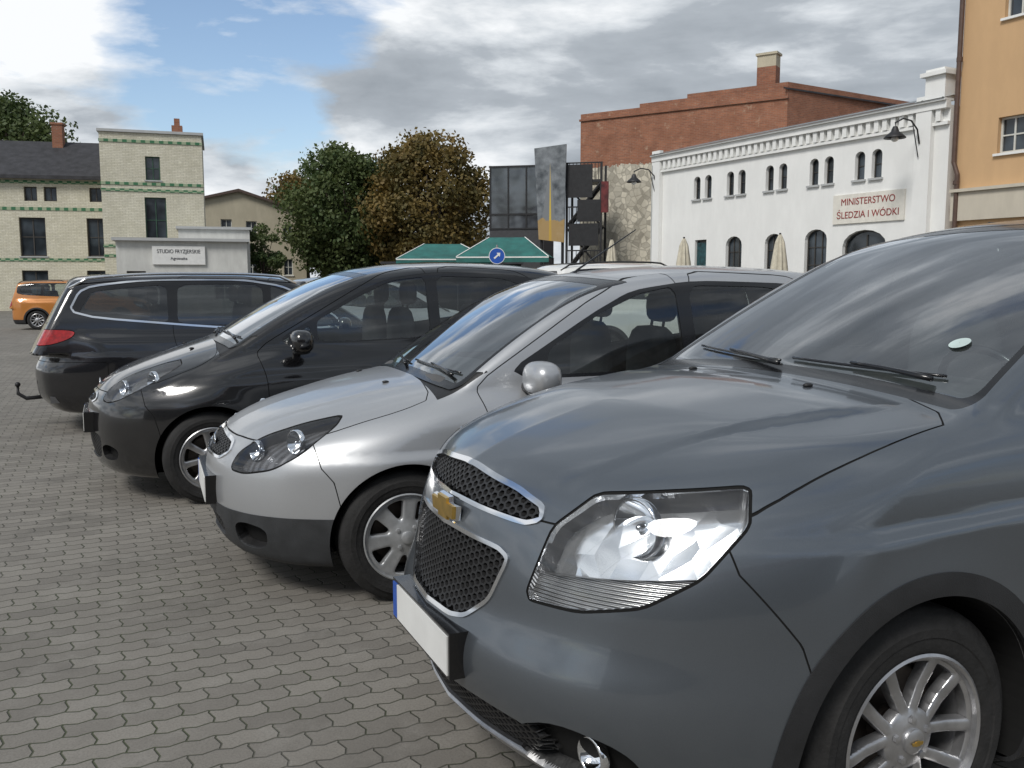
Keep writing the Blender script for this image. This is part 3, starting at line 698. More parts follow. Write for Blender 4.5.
    if detail and S.get('grill'):
        cwid,ch=S.get('hex',(.030,.020))
        for gi,g in enumerate(list(S['grill'])+list(S.get('intake',[]))):
            pl=chaikin(g,2,.12 if gi<len(S['grill']) else .22); ys=np.arange(-.62,.63,cwid*.78); zs=np.arange(.2,1.0,ch)
            C=np.array([(yy,zz+(ch/2 if i%2 else 0)) for i,yy in enumerate(ys) for zz in zs])
            q=sdpoly(np.abs(C[:,0]),C[:,1],pl)<.012; C=C[q]
            if len(C)==0: continue
            hx=np.array([(math.cos(t)*cwid*.52,math.sin(t)*ch*.58) for t in [i*math.pi/3 for i in range(6)]])
            P_=np.concatenate([C[:,None,:]+hx[None]*s for s in (1,.72,.72)],1).reshape(-1,2)
            xx=surf_x(F,P_[:,0],P_[:,1]); sd=sdpoly(np.abs(P_[:,0]),P_[:,1],pl)
            dx=np.tile(np.array([-.012]*12+[-.035]*6),len(C)); dx=dx-np.where(sd>.004,.03,0)
            V=np.stack([xx+dx,P_[:,0],P_[:,1]],1); Fq=[]
            for ci in range(len(C)):
                o=ci*18
                for k in range(6):
                    k2=(k+1)%6
                    Fq.append((o+k,o+k2,o+6+k2,o+6+k)); Fq.append((o+6+k,o+6+k2,o+12+k2,o+12+k))
            mk('grille',V,Fq,MAT['black'],car)
    for (ay,z,r,d) in S.get('bowls',[]):
        xx=float(surf_x(F,ay,z)[0])-S.get('boff',.035)
        for sg in (1,-1):
            bb=B(); bb.lathe([(-r*.9*(1-(t/8.)**2),r*t/8.+.0005) for t in range(0,9)],28,c=(0,0,0))
            bb.lathe([(-.012,r),( -.002,r*1.02),(.004,r*1.06),(0,r*1.12),(-.02,r*1.12)],28)
            bb.ell((0,-r*.35,0),(r*.16,r*.3,r*.16),10,8)
            o=bb.ob('reflector',MAT['bowl'],car,True); o.location=(xx,ay*sg,z)
            dv=Vector((d[0],d[1]*sg,d[2])); o.rotation_mode='QUATERNION'; o.rotation_quaternion=dv.to_track_quat('Y','Z')
    zs=S['zbelt']
    xs=S['ws_line'][0][0]-1.0
    def seat(x,y,w):
        s=B(); s.ell((x,y,zs-.50),(.27,w,.09),16,8,.5,.5)
        s.ell((x-.30,y,zs-.12),(.07,w*.95,.36),16,10,.5,.6)
        s.tube([(x-.33,y-.06,zs+.2),(x-.35,y-.06,zs+.33)],.008,6); s.tube([(x-.33,y+.06,zs+.2),(x-.35,y+.06,zs+.33)],.008,6)
        s.ell((x-.36,y,zs+.34),(.045,.125,.085),16,8,.6,.6)
        s.ob('seat',MAT['seat'],car,True)
    for y in (.36,-.36): seat(xs,y,.23)
    for y in (.36,-.36): seat(xs-.85,y,.26)
    b=B(); b.ell((S['ws_line'][0][0]-.30,0,zs-.06),(.30,.62,.10),24,10,.5,.35); b.ob('dashboard',MAT['lining'],car,True)
    b=B()
    cpt=Vector((S['ws_line'][0][0]-.62,.36,zs-.04)); tl=.45; pts=[]
    for k in range(25):
        a=2*math.pi*k/24; pts.append((cpt.x+.185*math.sin(a)*math.sin(tl),cpt.y+.185*math.cos(a),cpt.z+.185*math.sin(a)*math.cos(tl)))
    b.tube(pts,.014,8,False); b.ell(tuple(cpt),(.03,.06,.05),10,6)
    b.tube([(cpt.x,cpt.y-.17,cpt.z),(cpt.x,cpt.y+.17,cpt.z)],.012,6); b.tube([tuple(cpt),(cpt.x+.3,cpt.y,cpt.z-.1)],.03,8)
    b.ob('steering_wheel',MAT['seal'],car,True)
    b=B(); zz=S['whigh']-.07; xx=S['ws_line'][1][0]+.16; b.ell((xx-.04,0,zz-.02),(.015,.11,.03),14,8,.5,.5); b.ob('rear_view_mirror',MAT['seal'],car,True)
    if detail:
        for sg in ((1,) if S.get('nofar') else (1,-1)):
            mx=S.get('mx',S['dlo'][0][0]-.12); mz=zs+.03; wy=S['W']-.05
            b=B(); b.ell((mx,sg*(wy+.10),mz+.01),(.075,.115,.078),24,14,.75,.75)
            b.ob('door_mirror',P,car,True)
            b=B(); b.tube([(mx-.01,sg*(wy-.12),mz-.05),(mx,sg*(wy+.04),mz-.045)],[.03,.024],10); b.ell((mx+.0,sg*(wy+.09),mz-.055),(.06,.09,.02),12,6); b.ob('mirror_base',MAT['black'],car,True)
        for sg in (1,-1):
            for hx in [S['doors'][0][-1][0]+.13,S['doors'][1][2][0]+.16]:
                hz=zs-.12; yy=surf_y(F,hx,hz)
                b=B(); b.tube([(hx-.09,sg*(yy-.01),hz),(hx-.07,sg*(yy+.028),hz+.004),(hx+.05,sg*(yy+.03),hz+.004),(hx+.08,sg*(yy-.01),hz)],[.012,.013,.013,.012],8); b.ob('door_handle',P,car,True)
        (xb,zb0)=S['ws_line'][0]
        for (ya,yb) in ((.60,.02),(-.02,-.60)):
            ys=np.linspace(ya,yb,10); xs_=xb-.055-.2*ys**2-.02*np.linspace(0,1,10); zz=surf_z(F,xs_,ys)
            b=B(); b.tube([(x,y,z+.008) for x,y,z in zip(xs_,ys,zz)],[.005]*10,6)
            x2=np.linspace(xb-.02-.2*ys[0]**2,xs_[5],6); y2=np.linspace(ys[0]-.02 if ya>0 else ys[0]+.03,ys[5],6)
            z2=surf_z(F,x2,y2); b.tube([(x,y,z+.018) for x,y,z in zip(x2,y2,z2)],[.009,.009,.008,.007,.006,.005],6)
            b.ob('wiper',MAT['seal'],car,True)
        for sg in (1,-1):
            xj=S['hood'][0][0]+.14; b=B(); b.ell((xj,.3*sg,float(surf_z(F,xj,.3)[0])+.004),(.018,.012,.007),10,6); b.ob('washer_jet',MAT['black'],car,True)
    if S.get('rails'):
        x0,x1,yy=S['rails']
        for sg in (1,-1):
            xs_=np.linspace(x0,x1,14); z=surf_z(F,xs_,np.full(14,yy*sg)); hgt=.045*np.minimum(1,np.minimum(np.arange(14),13-np.arange(14))/1.0)
            b=B(); b.tube([(x,yy*sg,q+hh) for x,q,hh in zip(xs_,z,hgt)],.014,8); b.ob('roof_rail',MAT['chrome'] if not S.get('blackrail') else MAT['black'],car,True)
    return car,F
def plate(car,F,z,zh=.114,w=.52,x=None,rear=False,th=.05):
    b=B(); x0=float(surf_x(F,0.,z)[0])+.004 if x is None else x
    s=-1 if rear else 1
    b.box(min(x0-th*s,x0+.012*s),max(x0-th*s,x0+.012*s),-w/2-.01,w/2+.01,z-zh/2-.01,z+zh/2+.01); b.ob('plate_holder',MAT['seal'],car)
    b=B(); b.box(x0-.016,x0-.012,-w/2+.042,w/2,z-zh/2,z+zh/2) if rear else b.box(x0+.012,x0+.016,-w/2+.042,w/2,z-zh/2,z+zh/2); b.ob('number_plate',MAT['white'],car)
    b=B()
    if rear: b.box(x0-.016,x0-.012,-w/2,-w/2+.04,z-zh/2,z+zh/2)
    else: b.box(x0+.012,x0+.016,-w/2,-w/2+.04,z-zh/2,z+zh/2)
    b.ob('number_plate_band',MAT['blue'],car)

G1='cars parked side by side on the paved square'
ORL['bowls']=[(.60,.895,.068,(1,.25,.0))]; ORL['boff']=.065
FIE['bowls']=[(.60,.715,.05,(1,.5,.05)),(.47,.665,.042,(1,.4,.05))]; FIE['hous']='refld'
YAR['bowls']=[(.60,.79,.055,(1,.45,.05)),(.46,.735,.045,(1,.4,.05))]
ORL['rails']=(-1.9,-3.4,.58); ORL['blackrail']=True
car,F=build_car('parked_car','dark grey metallic compact MPV with chrome-framed honeycomb grille','car',ORL,(.618,2.814,0),math.radians(204),G1)
car.scale=(.95,.95,.95)
x0=float(surf_x(F,0.,.842)[0]); o=bowtie('emblem_surround',.205,car,MAT['chrome'],.014); o.location=(x0-.002,0,.842); o=bowtie('emblem',.182,car,MAT['gold'],.012); o.location=(x0+.008,0,.842)
plate(car,F,.495,x=1.0,w=.50,zh=.11)
for sg in (1,-1):
    b=B(); yy=.60; xx=float(surf_x(F,yy,.335)[0])-.035; b.lathe([(-.03,0.001),(-.028,.03),(0,.042),(.006,.045),(0,.05),(-.02,.05)],24); o=b.ob('fog_lamp',MAT['bowl'],car,True); o.location=(xx,yy*sg,.335); o.rotation_euler=(0,0,math.radians(-80 if sg>0 else -100))
ys=.52; xs_=-.53; zz=float(surf_z(F,xs_,ys)[0])
b=B(); b.lathe([(-.0,.032),(.002,.001)],20,axis='z'); o=b.ob('windscreen_sticker',MAT['disc'],car); o.location=(xs_,ys,zz+.003); o.rotation_euler=(0,math.radians(26),0)

car,F=build_car('parked_car','silver hatchback with dark lower bumper and roof aerial','car',FIE,(-.77,4.65,0),math.radians(202),G1)
plate(car,F,.46)
b=B(); z=float(surf_z(F,-1.2,0.)[0]); b.tube([(-1.2,0,z-.01),(-1.23,0,z+.02),(-1.6,0,z+.25)],[.012,.006,.003],6); b.ob('roof_aerial',MAT['seal'],car)
b=B(); x0=float(surf_x(F,0.,.655)[0]); b.ell((0,0,0),(.008,.06,.025),20,8); o=b.ob('emblem',MAT['chrome'],car,True); o.location=(x0,0,.655)
car,F=build_car('parked_car','black small hatchback with silver alloy wheels','car',YAR,(-2.25,6.42,0),math.radians(204),G1)
plate(car,F,.50)
b=B(); x0=float(surf_x(F,0.,.735)[0]); b.ell((0,0,0),(.008,.06,.035),20,8); o=b.ob('emblem',MAT['chrome'],car,True); o.location=(x0,0,.735)
car,F=build_car('parked_car','black estate car with chrome window trim, roof rails and tow hitch','car',PAS,(-1.23,10.4,0),math.radians(24),G1)
plate(car,F,.80,x=-3.76,rear=True)
b=B(); b.tube([(-3.6,0,.30),(-3.9,0,.28),(-3.97,0,.33),(-3.97,0,.40)],[.02,.02,.018,.014],10); b.ell((-3.97,0,.42),(.026,.026,.026),12,8); b.ob('tow_hitch',MAT['iron'],car,True)
ORG=inherit(ORL,h=.045,paint=carpaint('paint_orange',(.50,.19,.035),.2,.35,.2),bowls=[],bowtie=False,tail=[(.30,.80),(.31,1.02),(.66,1.05),(.66,.80)],tref=-3.73)
car,F=build_car('parked_car','orange compact SUV with black roof rails','car',ORG,(-12.1,28.2,0),math.radians(14),detail=False); car.scale=(.84,.84,.84)
WHT=inherit(ORL,h=.045,paint=carpaint('paint_white',(.72,.72,.70),.0,.35,.1),bowls=[],bowtie=False,rails=(-1.5,-3.4,.6))
car,F=build_car('parked_car','white SUV with roof rails facing across the square','car',WHT,(3.6,15.2,0),math.radians(20),detail=False); car.scale=(.96,.96,.98)
SIL=inherit(FIE,h=.045,bowls=[])
build_car('parked_car','silver hatchback parked beyond the front row','car',SIL,(-1.2,16.6,0),math.radians(24),detail=False)

# ------------------------------------------------------------------ ground
def ground():
    m,nt,out=newmat('interlocking_pavers'); co=objco(nt)
    mp=nd(nt,'ShaderNodeMapping'); nt.links.new(co,mp.inputs[0]); mp.inputs['Rotation'].default_value=(0,0,math.radians(-24))
    sep=nd(nt,'ShaderNodeSeparateXYZ'); nt.links.new(mp.outputs[0],sep.inputs[0])
    u,v=sep.outputs[0],sep.outputs[1]
    tu=mathn(nt,'PINGPONG',mathn(nt,'ADD',u,500.),.04375); tv=mathn(nt,'PINGPONG',mathn(nt,'ADD',v,500.),.046)
    u2=mathn(nt,'ADD',u,mathn(nt,'MULTIPLY',tv,.30)); v2=mathn(nt,'ADD',v,mathn(nt,'MULTIPLY',tu,.30))
    jit=noise(nt,co,3.,3,.5); v2=mathn(nt,'ADD',v2,mathn(nt,'MULTIPLY',jit,.02)); u2=mathn(nt,'ADD',u2,mathn(nt,'MULTIPLY',jit,.02))
    cb=nd(nt,'ShaderNodeCombineXYZ'); nt.links.new(u2,cb.inputs[0]); nt.links.new(v2,cb.inputs[1])
    b=nd(nt,'ShaderNodeTexBrick'); nt.links.new(cb.outputs[0],b.inputs['Vector']); b.inputs['Scale'].default_value=1
    b.inputs['Brick Width'].default_value=.175; b.inputs['Row Height'].default_value=.092; b.inputs['Mortar Size'].default_value=.0045; b.inputs['Mortar Smooth'].default_value=.7
    b.inputs['Color1'].default_value=(.25,.232,.205,1); b.inputs['Color2'].default_value=(.165,.152,.135,1); b.inputs['Mortar'].default_value=(.05,.05,.036,1); b.inputs['Bias'].default_value=-.1
    n1=noise(nt,co,.45,6,.6); n2=noise(nt,co,5,6,.7); n3=noise(nt,co,120,3,.7); n5=noise(nt,co,1.6,5,.7)
    c=mixc(nt,ramp(nt,n1,[(.35,.5),(.65,0)]),b.outputs[0],(.12,.11,.095))
    c=mixc(nt,ramp(nt,n2,[(.5,0),(.75,.5)]),c,(.28,.265,.24))
    c=mixc(nt,ramp(nt,n5,[(.56,0),(.72,.55)]),c,(.085,.08,.07))
    c=mixc(nt,ramp(nt,n3,[(.45,0),(.7,.35)]),c,(.07,.067,.06))
    moss=noise(nt,co,.9,4,.6); c=mixc(nt,mathn(nt,'MULTIPLY',b.outputs[1],ramp(nt,moss,[(.45,0),(.6,.8)])),c,(.05,.062,.027))
    h=mathn(nt,'ADD',mathn(nt,'MULTIPLY',mathn(nt,'SUBTRACT',1.,b.outputs[1]),1.0),mathn(nt,'MULTIPLY',n3,.25))
    princ(nt,out,Base_Color=c,Roughness=.85,Normal=bump(nt,h,.7,.008))
    o=mk('ground',[(-400,-200,0),(400,-200,0),(400,600,0),(-400,600,0)],[(0,1,2,3)],m); o['kind']='structure'
ground()

# ------------------------------------------------------------------ buildings
def arcpts(x0,x1,z1,rise,n=8):
    w=(x1-x0)/2; cx=(x0+x1)/2
    return [(cx-w*math.cos(math.pi*i/n),z1-rise+rise*math.sin(math.pi*i/n)) for i in range(n+1)]
def wall(W,H,ops,x0=0,z0=-.6,dep=.22,top=None):
    b=B(); xs=sorted({x0,x0+W,*[o[0] for o in ops],*[o[1] for o in ops]}); zs=sorted({z0,H,*[o[2] for o in ops],*[o[3] for o in ops]})
    for i in range(len(xs)-1):
        for j in range(len(zs)-1):
            cx=(xs[i]+xs[i+1])/2; cz=(zs[j]+zs[j+1])/2
            if any(o[0]<cx<o[1] and o[2]<cz<o[3] for o in ops): continue
            b.add([(xs[i],0,zs[j]),(xs[i+1],0,zs[j]),(xs[i+1],0,zs[j+1]),(xs[i],0,zs[j+1])],[(0,1,2,3)])
    for o in ops:
        a,c,z,y=o[:4]; rise=o[4] if len(o)>4 else 0
        zt=y-rise
        b.add([(a,0,z),(a,dep,z),(a,dep,zt),(a,0,zt)],[(0,1,2,3)]); b.add([(c,0,z),(c,0,zt),(c,dep,zt),(c,dep,z)],[(0,1,2,3)])
        b.add([(a,0,z),(c,0,z),(c,dep,z),(a,dep,z)],[(0,1,2,3)])
        if rise==0: b.add([(a,0,y),(a,dep,y),(c,dep,y),(c,0,y)],[(0,1,2,3)])
        else:
            p=arcpts(a,c,y,rise)
            for i in range(len(p)-1):
                q,r=p[i],p[i+1]
                b.add([(q[0],0,q[1]),(r[0],0,r[1]),(r[0],0,y),(q[0],0,y)],[(0,1,2,3)])
                b.add([(q[0],0,q[1]),(q[0],dep,q[1]),(r[0],dep,r[1]),(r[0],0,r[1])],[(0,1,2,3)])
    return b
WIN=winmat('window_glass'); FRW=plain('window_frame_white',(.6,.6,.56),.6,var=.15); FRD=plain('window_frame_dark',(.05,.045,.04),.6)
def window(par,o,dep=.16,frame=FRW,nv=1,nh=1,pane=WIN,t=.05,sill=None,name='window'):
    a,c,z,y=o[:4]; rise=o[4] if len(o)>4 else 0
    b=B(); g=.003
    b.box(a+g,a+t,dep-.04,dep+.02,z+g,y-rise); b.box(c-t,c-g,dep-.04,dep+.02,z+g,y-rise); b.box(a+t,c-t,dep-.04,dep+.02,z+g,z+t)
    if rise==0: b.box(a+t,c-t,dep-.04,dep+.02,y-t,y-g)
    else:
        p=arcpts(a+g,c-g,y-g,rise); q=arcpts(a+t,c-t,y-t,max(.01,rise-t*.5))
        for i in range(len(p)-1): b.add([(p[i][0],dep-.04,p[i][1]),(p[i+1][0],dep-.04,p[i+1][1]),(q[i+1][0],dep-.04,q[i+1][1]),(q[i][0],dep-.04,q[i][1])],[(0,1,2,3)])
    for i in range(1,nv+1):
        x=a+(c-a)*i/(nv+1); b.box(x-t*.4,x+t*.4,dep-.03,dep+.01,z+t,y-t if rise==0 else y-rise*.3)
    for i in range(1,nh+1):
        zz=z+(y-z)*i/(nh+1); b.box(a+t,c-t,dep-.026,dep+.006,zz-t*.35,zz+t*.35)
    w=b.ob(name,frame,par)
    mk('pane',[(a,dep,z),(c,dep,z),(c,dep,y),(a,dep,y)],[(0,1,2,3)],pane,w)
    if sill: b=B(); b.box(a-.06,c+.06,-.07,dep-.05,z-.06,z-.003); b.ob('sill',sill,w)
    return w
def bld(name,label,cat,loc,ang):
    e=empty(name,(loc[0],loc[1],-(.0064*loc[1]+.03)),ang); e['label']=label; e['category']=cat; return e
def shell(W,D,H,z0=-.6):
    b=B(); b.add([(0,0,z0),(0,D,z0),(0,D,H),(0,0,H)],[(0,3,2,1)]); b.add([(W,0,z0),(W,D,z0),(W,D,H),(W,0,H)],[(0,1,2,3)]); b.add([(0,D,z0),(W,D,z0),(W,D,H),(0,D,H)],[(0,3,2,1)]); b.add([(0,0,H),(W,0,H),(W,D,H),(0,D,H)],[(0,1,2,3)]); return b
creamb=brickmat('cream_brick',(.60,.57,.45),(.68,.65,.54),(.42,.39,.30),vary=.25)
redb=brickmat('red_brick',(.34,.135,.075),(.23,.09,.055),(.26,.19,.14),vary=.55)
redst=brickmat('brick_over_stone',(.36,.145,.08),(.25,.10,.06),(.30,.21,.15),vary=.65,stone_below=7.35,stonecol=(.54,.50,.41),patch=(.38,.26,.18))
slate=plain('slate_roof',(.035,.035,.04),.75,var=.5,nscale=3,bmp=.4,bscale=20)
metalroof=plain('sheet_metal_roof',(.23,.25,.26),.5,.3,var=.2,nscale=2)
whitep=plaster('white_plaster',(.82,.82,.80),.2); greyp=plaster('grey_trim_plaster',(.45,.46,.46),.3)
beige=plaster('beige_plaster',(.50,.45,.34),.4); orange=plaster('orange_plaster',(.60,.39,.21),.2); lightp=plaster('light_grey_plaster',(.64,.64,.61),.5)
m,nt,out=newmat('green_brick_band'); co=objco(nt)
ck=nd(nt,'ShaderNodeTexChecker'); ck.inputs['Scale'].default_value=5; ck.inputs['Color1'].default_value=(.04,.15,.07,1); ck.inputs['Color2'].default_value=(.30,.36,.24,1); nt.links.new(co,ck.inputs[0]); princ(nt,out,Base_Color=ck.outputs[0],Roughness=.7); bandm=m
r_=math.radians
# 1 dark-roofed house
e=bld('apartment_house','cream brick house with dark slate roof and green brick bands','house',(-33.6,43.0),r_(12))
ops=[]
for px,w in ((5.0,1.2),(8.0,1.2),(11.0,1.0)): ops.append((px-w/2,px+w/2,3.0,4.9))
for px in (4.4,5.3,8.0,8.9,11.0): ops.append((px-.3,px+.3,5.7,6.4))
for px in (5.2,8.0,11.0): ops.append((px-.6,px+.6,.6,2.3))
ops=[(a+2.1,b_+2.1,c,d) for a,b_,c,d in ops]
wall(14.9,6.95,ops).ob('wall',creamb,e); shell(14.9,6,6.9).ob('side_wall',creamb,e)
for o in ops: window(e,o,nv=1,nh=1 if o[3]-o[2]>1 else 0,frame=FRD,t=.06,sill=greyp if o[2]<5 else None)
b=B(); b.add([(-.3,-.35,6.9),(14.9,-.35,6.9),(14.9,3,9.0),(-.3,3,9.0),(-.3,6.4,6.9),(14.9,6.4,6.9)],[(0,1,2,3),(3,2,5,4),(1,5,2),(0,3,4)]); b.box(-.3,14.9,-.4,-.25,6.75,6.92); b.ob('roof',slate,e)
for z in (2.75,5.25,6.55):
    b=B(); b.box(0,14.9,-.03,-.004,z,z+.15); b.ob('brick_band',bandm,e)
b=B(); b.box(10.6,11.1,2.4,2.9,8.0,9.8); b.box(10.55,11.15,2.35,2.95,9.8,9.9); b.ob('chimney',redb,e)
# 2 tower block
e=bld('corner_tower_house','flat-topped cream brick tower house with green bands','house',(-19.1,42.6),r_(18))
ops=[(1.95,2.6,6.5,7.6),(1.85,2.8,3.6,5.7)]
wall(4.5,8.65,ops).ob('wall',creamb,e); shell(4.5,5,8.5).ob('side_wall',creamb,e)
grf=plain('frame_green',(.03,.08,.05),.5)
for o in ops: window(e,o,nv=1,nh=1,frame=grf,sill=greyp)
for z in (2.9,3.35,5.95,6.25,8.2):
    b=B(); b.box(-.02,4.52,-.035,-.004,z,z+.13); b.ob('brick_band',bandm,e)
b=B(); b.box(-.08,4.58,-.1,5.1,8.66,8.78); b.ob('parapet',greyp,e)
b=B(); b.box(3.1,3.6,2,2.5,8.78,9.4); b.box(3.22,3.48,2.1,2.36,9.4,9.75); b.ob('chimney',redb,e)
# 3 annex with sign
e=bld('hairdresser_annex','low light plaster annex with hairdresser sign','shop',(-17.6,40.4),r_(18))
wall(5.6,3.55,[(.4,1.2,-.3,2.2),(4.1,5.0,.9,2.0)]).ob('wall',lightp,e); shell(5.6,2.4,3.5).ob('side_wall',lightp,e)
window(e,(.4,1.2,-.3,2.2),frame=FRD,name='door'); window(e,(4.1,5.0,.9,2.0))
b=B(); b.box(-.15,5.7,-.25,2.4,3.55,3.68); b.ob('roof',greyp,e)
b=B(); b.box(1.5,3.75,-.10,-.01,2.5,3.32); sg=b.ob('shop_sign',MAT['white'],e)
def text(s,size,par,loc,rot,mat,name='sign_lettering',ext=.004,align='CENTER',sx=1):
    c=bpy.data.curves.new(name,'FONT'); c.body=s; c.size=size; c.extrude=ext; c.align_x=align; c.align_y='CENTER'
    t=bpy.data.objects.new('tmp',c); COL.objects.link(t); bpy.context.view_layer.update()
    me=bpy.data.meshes.new_from_object(t.evaluated_get(bpy.context.evaluated_depsgraph_get())); me.materials.clear(); me.materials.append(mat)
    bpy.data.objects.remove(t); o=bpy.data.objects.new(name,me); COL.objects.link(o); o.parent=par; o.location=loc; o.rotation_euler=rot; o.scale=(sx,1,1); return o
inkd=plain('dark_lettering',(.02,.02,.03),.6); inkr=plain('dark_red_lettering',(.28,.04,.035),.6)
text('STUDIO FRYZJERSKIE',.24,sg,(2.625,-.108,3.08),(math.pi/2,0,0),inkd,sx=.82); text('Agnieszka',.18,sg,(2.625,-.108,2.77),(math.pi/2,0,0),inkd)
e=bld('stair_annex','plain light rendered annex beside the tower house','house',(-15.6,42.6),r_(18))
shell(3.2,1.6,4.2).add([(0,0,-.6),(3.2,0,-.6),(3.2,0,4.2),(0,0,4.2)],[(0,1,2,3)]).ob('wall',lightp,e)
b=B(); b.box(-.1,3.3,-.12,1.7,4.2,4.32); b.ob('roof',greyp,e)
# 4 gable house
e=bld('gable_house','beige rendered house with shallow gable roof','house',(-21.0,60.2),r_(17))
Wd=7.2
ops=[(1.7,2.4,5.0,6.0),(3.3,4.0,4.9,5.9),(5.7,6.3,4.7,5.7),(5.7,6.3,2.3,3.4),(3.3,4.0,2.3,3.4)]
wall(Wd,6.5,ops).add([(0,0,6.5),(Wd,0,6.5),(2.9,0,7.9),(0,0,7.2)],[(0,1,2,3)]).ob('wall',beige,e); shell(Wd,9,6.4).ob('side_wall',beige,e)
for o in ops: window(e,o,sill=whitep)
b=B(); b.add([(-.3,-.3,7.2),(2.9,-.3,8.0),(Wd+.3,-.3,6.5),(Wd+.3,9,6.5),(2.9,9,8.0),(-.3,9,7.2),(-.3,-.3,7.05),(2.9,-.3,7.82),(Wd+.3,-.3,6.35)],[(0,1,4,5),(1,2,3,4),(0,6,7,1),(1,7,8,2)]); b.ob('roof',plain('dark_tile_roof',(.09,.06,.05),.8),e)
# 5 brick building
A0=Vector((3.4,45.7)); A1=Vector((11.9,40.0)); ang=math.atan2(A1.y-A0.y,A1.x-A0.x); LW=(A1-A0).length
e=bld('brick_warehouse','tall weathered red brick building on a stone base','building',(A0.x,A0.y),ang)
e.location.z=-.3
b=wall(LW,9.95,[]); b.ob('wall',redst,e)
for (x0,x1,z0,z1) in ((3.2,LW,9.95,10.12),(5.6,LW,10.125,10.3)):
    b=B(); b.box(x0,x1,.001,.4,z0,z1); b.ob('parapet',redb,e)
b=B(); b.box(-.05,LW+.05,-.08,-.003,9.6,9.7); b.ob('cornice',redb,e)
a2=math.atan2(3.8,7.0)-ang
b=B(); c,s=math.cos(a2),math.sin(a2); L2=9.5
b.add([(LW,0,-.5),(LW+L2*c,L2*s,-.5),(LW+L2*c,L2*s,10.15),(LW,0,10.3)],[(0,1,2,3)]); b.add([(0,0,-.5),(0,9,-.5),(0,9,9.75),(0,0,9.75)],[(0,3,2,1)]); b.add([(0,.4,9.7),(LW,.4,9.7),(LW+L2*c,L2*s,9.7),(LW,9,9.7),(0,9,9.7)],[(0,1,2,3,4)])
b.ob('side_wall',redb,e)
b=B(); b.box(LW-1.6,LW-.75,.6,1.2,10.2,11.2); b.ob('chimney',redb,e)
b=B(); b.box(LW-1.6,LW-.75,.6,1.2,11.2,11.7); b.box(LW-1.66,LW-.69,.54,1.26,11.7,11.8); b.ob('chimney_top',beige,e)
b=B(); b.add([(LW-.1,-.3,9.98),(LW+L2*c+.1,L2*s-.3,9.83),(LW+L2*c+.1,L2*s-.3,9.9),(LW-.1,-.3,10.05),(LW-.1,.1,10.1),(LW+L2*c+.1,L2*s+.1,9.95)],[(0,1,2,3),(3,2,5,4)]); b.ob('eaves',slate,e)
# 6 white building
Lp=Vector((5.3,33.9)); Rp=Vector((11.1,23.4)); ang=math.atan2(Rp.y-Lp.y,Rp.x-Lp.x); LW=(Rp-Lp).length
e=bld('restaurant_building','long white plastered building with dentil cornice and arched windows','building',(Lp.x,Lp.y),ang)
e.location.z=-.22
sx=lambda s: LW-.65-s
ops=[]
for s in (1.53,2.10,3.2,3.76,5.0,5.56,6.8,7.34,8.43,9.0): ops.append((sx(s)-.17,sx(s)+.17,4.5,5.28,.15))
low=[(sx(3.6)-.42,sx(3.6)+.42,1.1,3.2,.3),(sx(5.3)-.38,sx(5.3)+.38,1.1,3.15,.3),(sx(7.1)-.38,sx(7.1)+.38,1.1,3.15,.3),(sx(8.75)-.3,sx(8.75)+.3,1.4,3.1,.0),(sx(1.85)-.75,sx(1.85)+.75,-.1,3.1,.45)]
wall(LW,6.2,ops+low).ob('wall',whitep,e); shell(LW,8,6.1).ob('side_wall',whitep,e)
for o in ops: window(e,o,frame=FRD,nv=0,nh=1,t=.03,pane=WIN,sill=greyp)
for o in low[:3]: window(e,o,frame=FRD,nv=2,nh=3,t=.035,sill=greyp)
window(e,low[4],frame=FRD,nv=1,nh=1,name='door')
o=low[3]; window(e,o,frame=FRD,nv=0,nh=0)
b=B(); b.box(o[0]+.06,o[1]-.06,.05,.09,o[2]+.1,o[3]-.1); b.ob('poster_case',plain('poster_teal',(.02,.07,.08),.4,var=.9,nscale=9),e)
b=B(); b.box(-.02,LW,-.18,-.002,6.02,6.2); b.box(-.02,LW,-.10,-.002,5.62,5.70); b.box(-.02,LW,-.26,.1,6.203,6.26); b.ob('cornice',whitep,e)
b=B()
x=.05
while x<LW-.2: b.box(x,x+.14,-.13,-.002,5.72,6.018); x+=.27
b.ob('dentil_frieze',whitep,e)
b=B(); b.add([(-.05,-.3,6.26),(LW,-.3,6.26),(LW,2.6,6.95),(-.05,2.6,6.95)],[(0,1,2,3)])
for i in range(20):
    xx=i*.62+.1; b.add([(xx,-.29,6.275),(xx+.04,-.29,6.275),(xx+.04,2.6,6.99),(xx,2.6,6.99)],[(0,1,2,3)])
b.ob('roof',metalroof,e)
for xx in (.12,LW-.75):
    b=B(); b.box(xx-.14,xx+.32,-.16,-.004,-.5,6.4); b.ob('pilaster',whitep,e)
b=B(); b.box(LW-.62,LW-.05,-.2,.4,6.263,6.85); b.box(LW-.72,LW+.02,-.3,.5,6.85,6.95); b.box(LW-.62,LW-.08,-.2,.4,6.95,7.03); b.ob('pier_cap',whitep,e)
b=B(); b.box(sx(2.95),sx(.55),-.05,-.003,3.3,4.12); sgn=b.ob('facade_sign',plain('sign_cream',(.72,.69,.62),.7,var=.1),e)
text('MINISTERSTWO',.27,sgn,(sx(1.75),-.056,3.9),(math.pi/2,0,0),inkr,sx=.95); text('ŚLEDZIA I WÓDKI',.27,sgn,(sx(1.75),-.056,3.53),(math.pi/2,0,0),inkr,sx=.95)
b=B(); b.tube([(.02,-.12,-.3),(.02,-.12,5.9)],.05,8); b.ob('downpipe',plain('zinc_pipe',(.4,.41,.4),.5,.4),e)
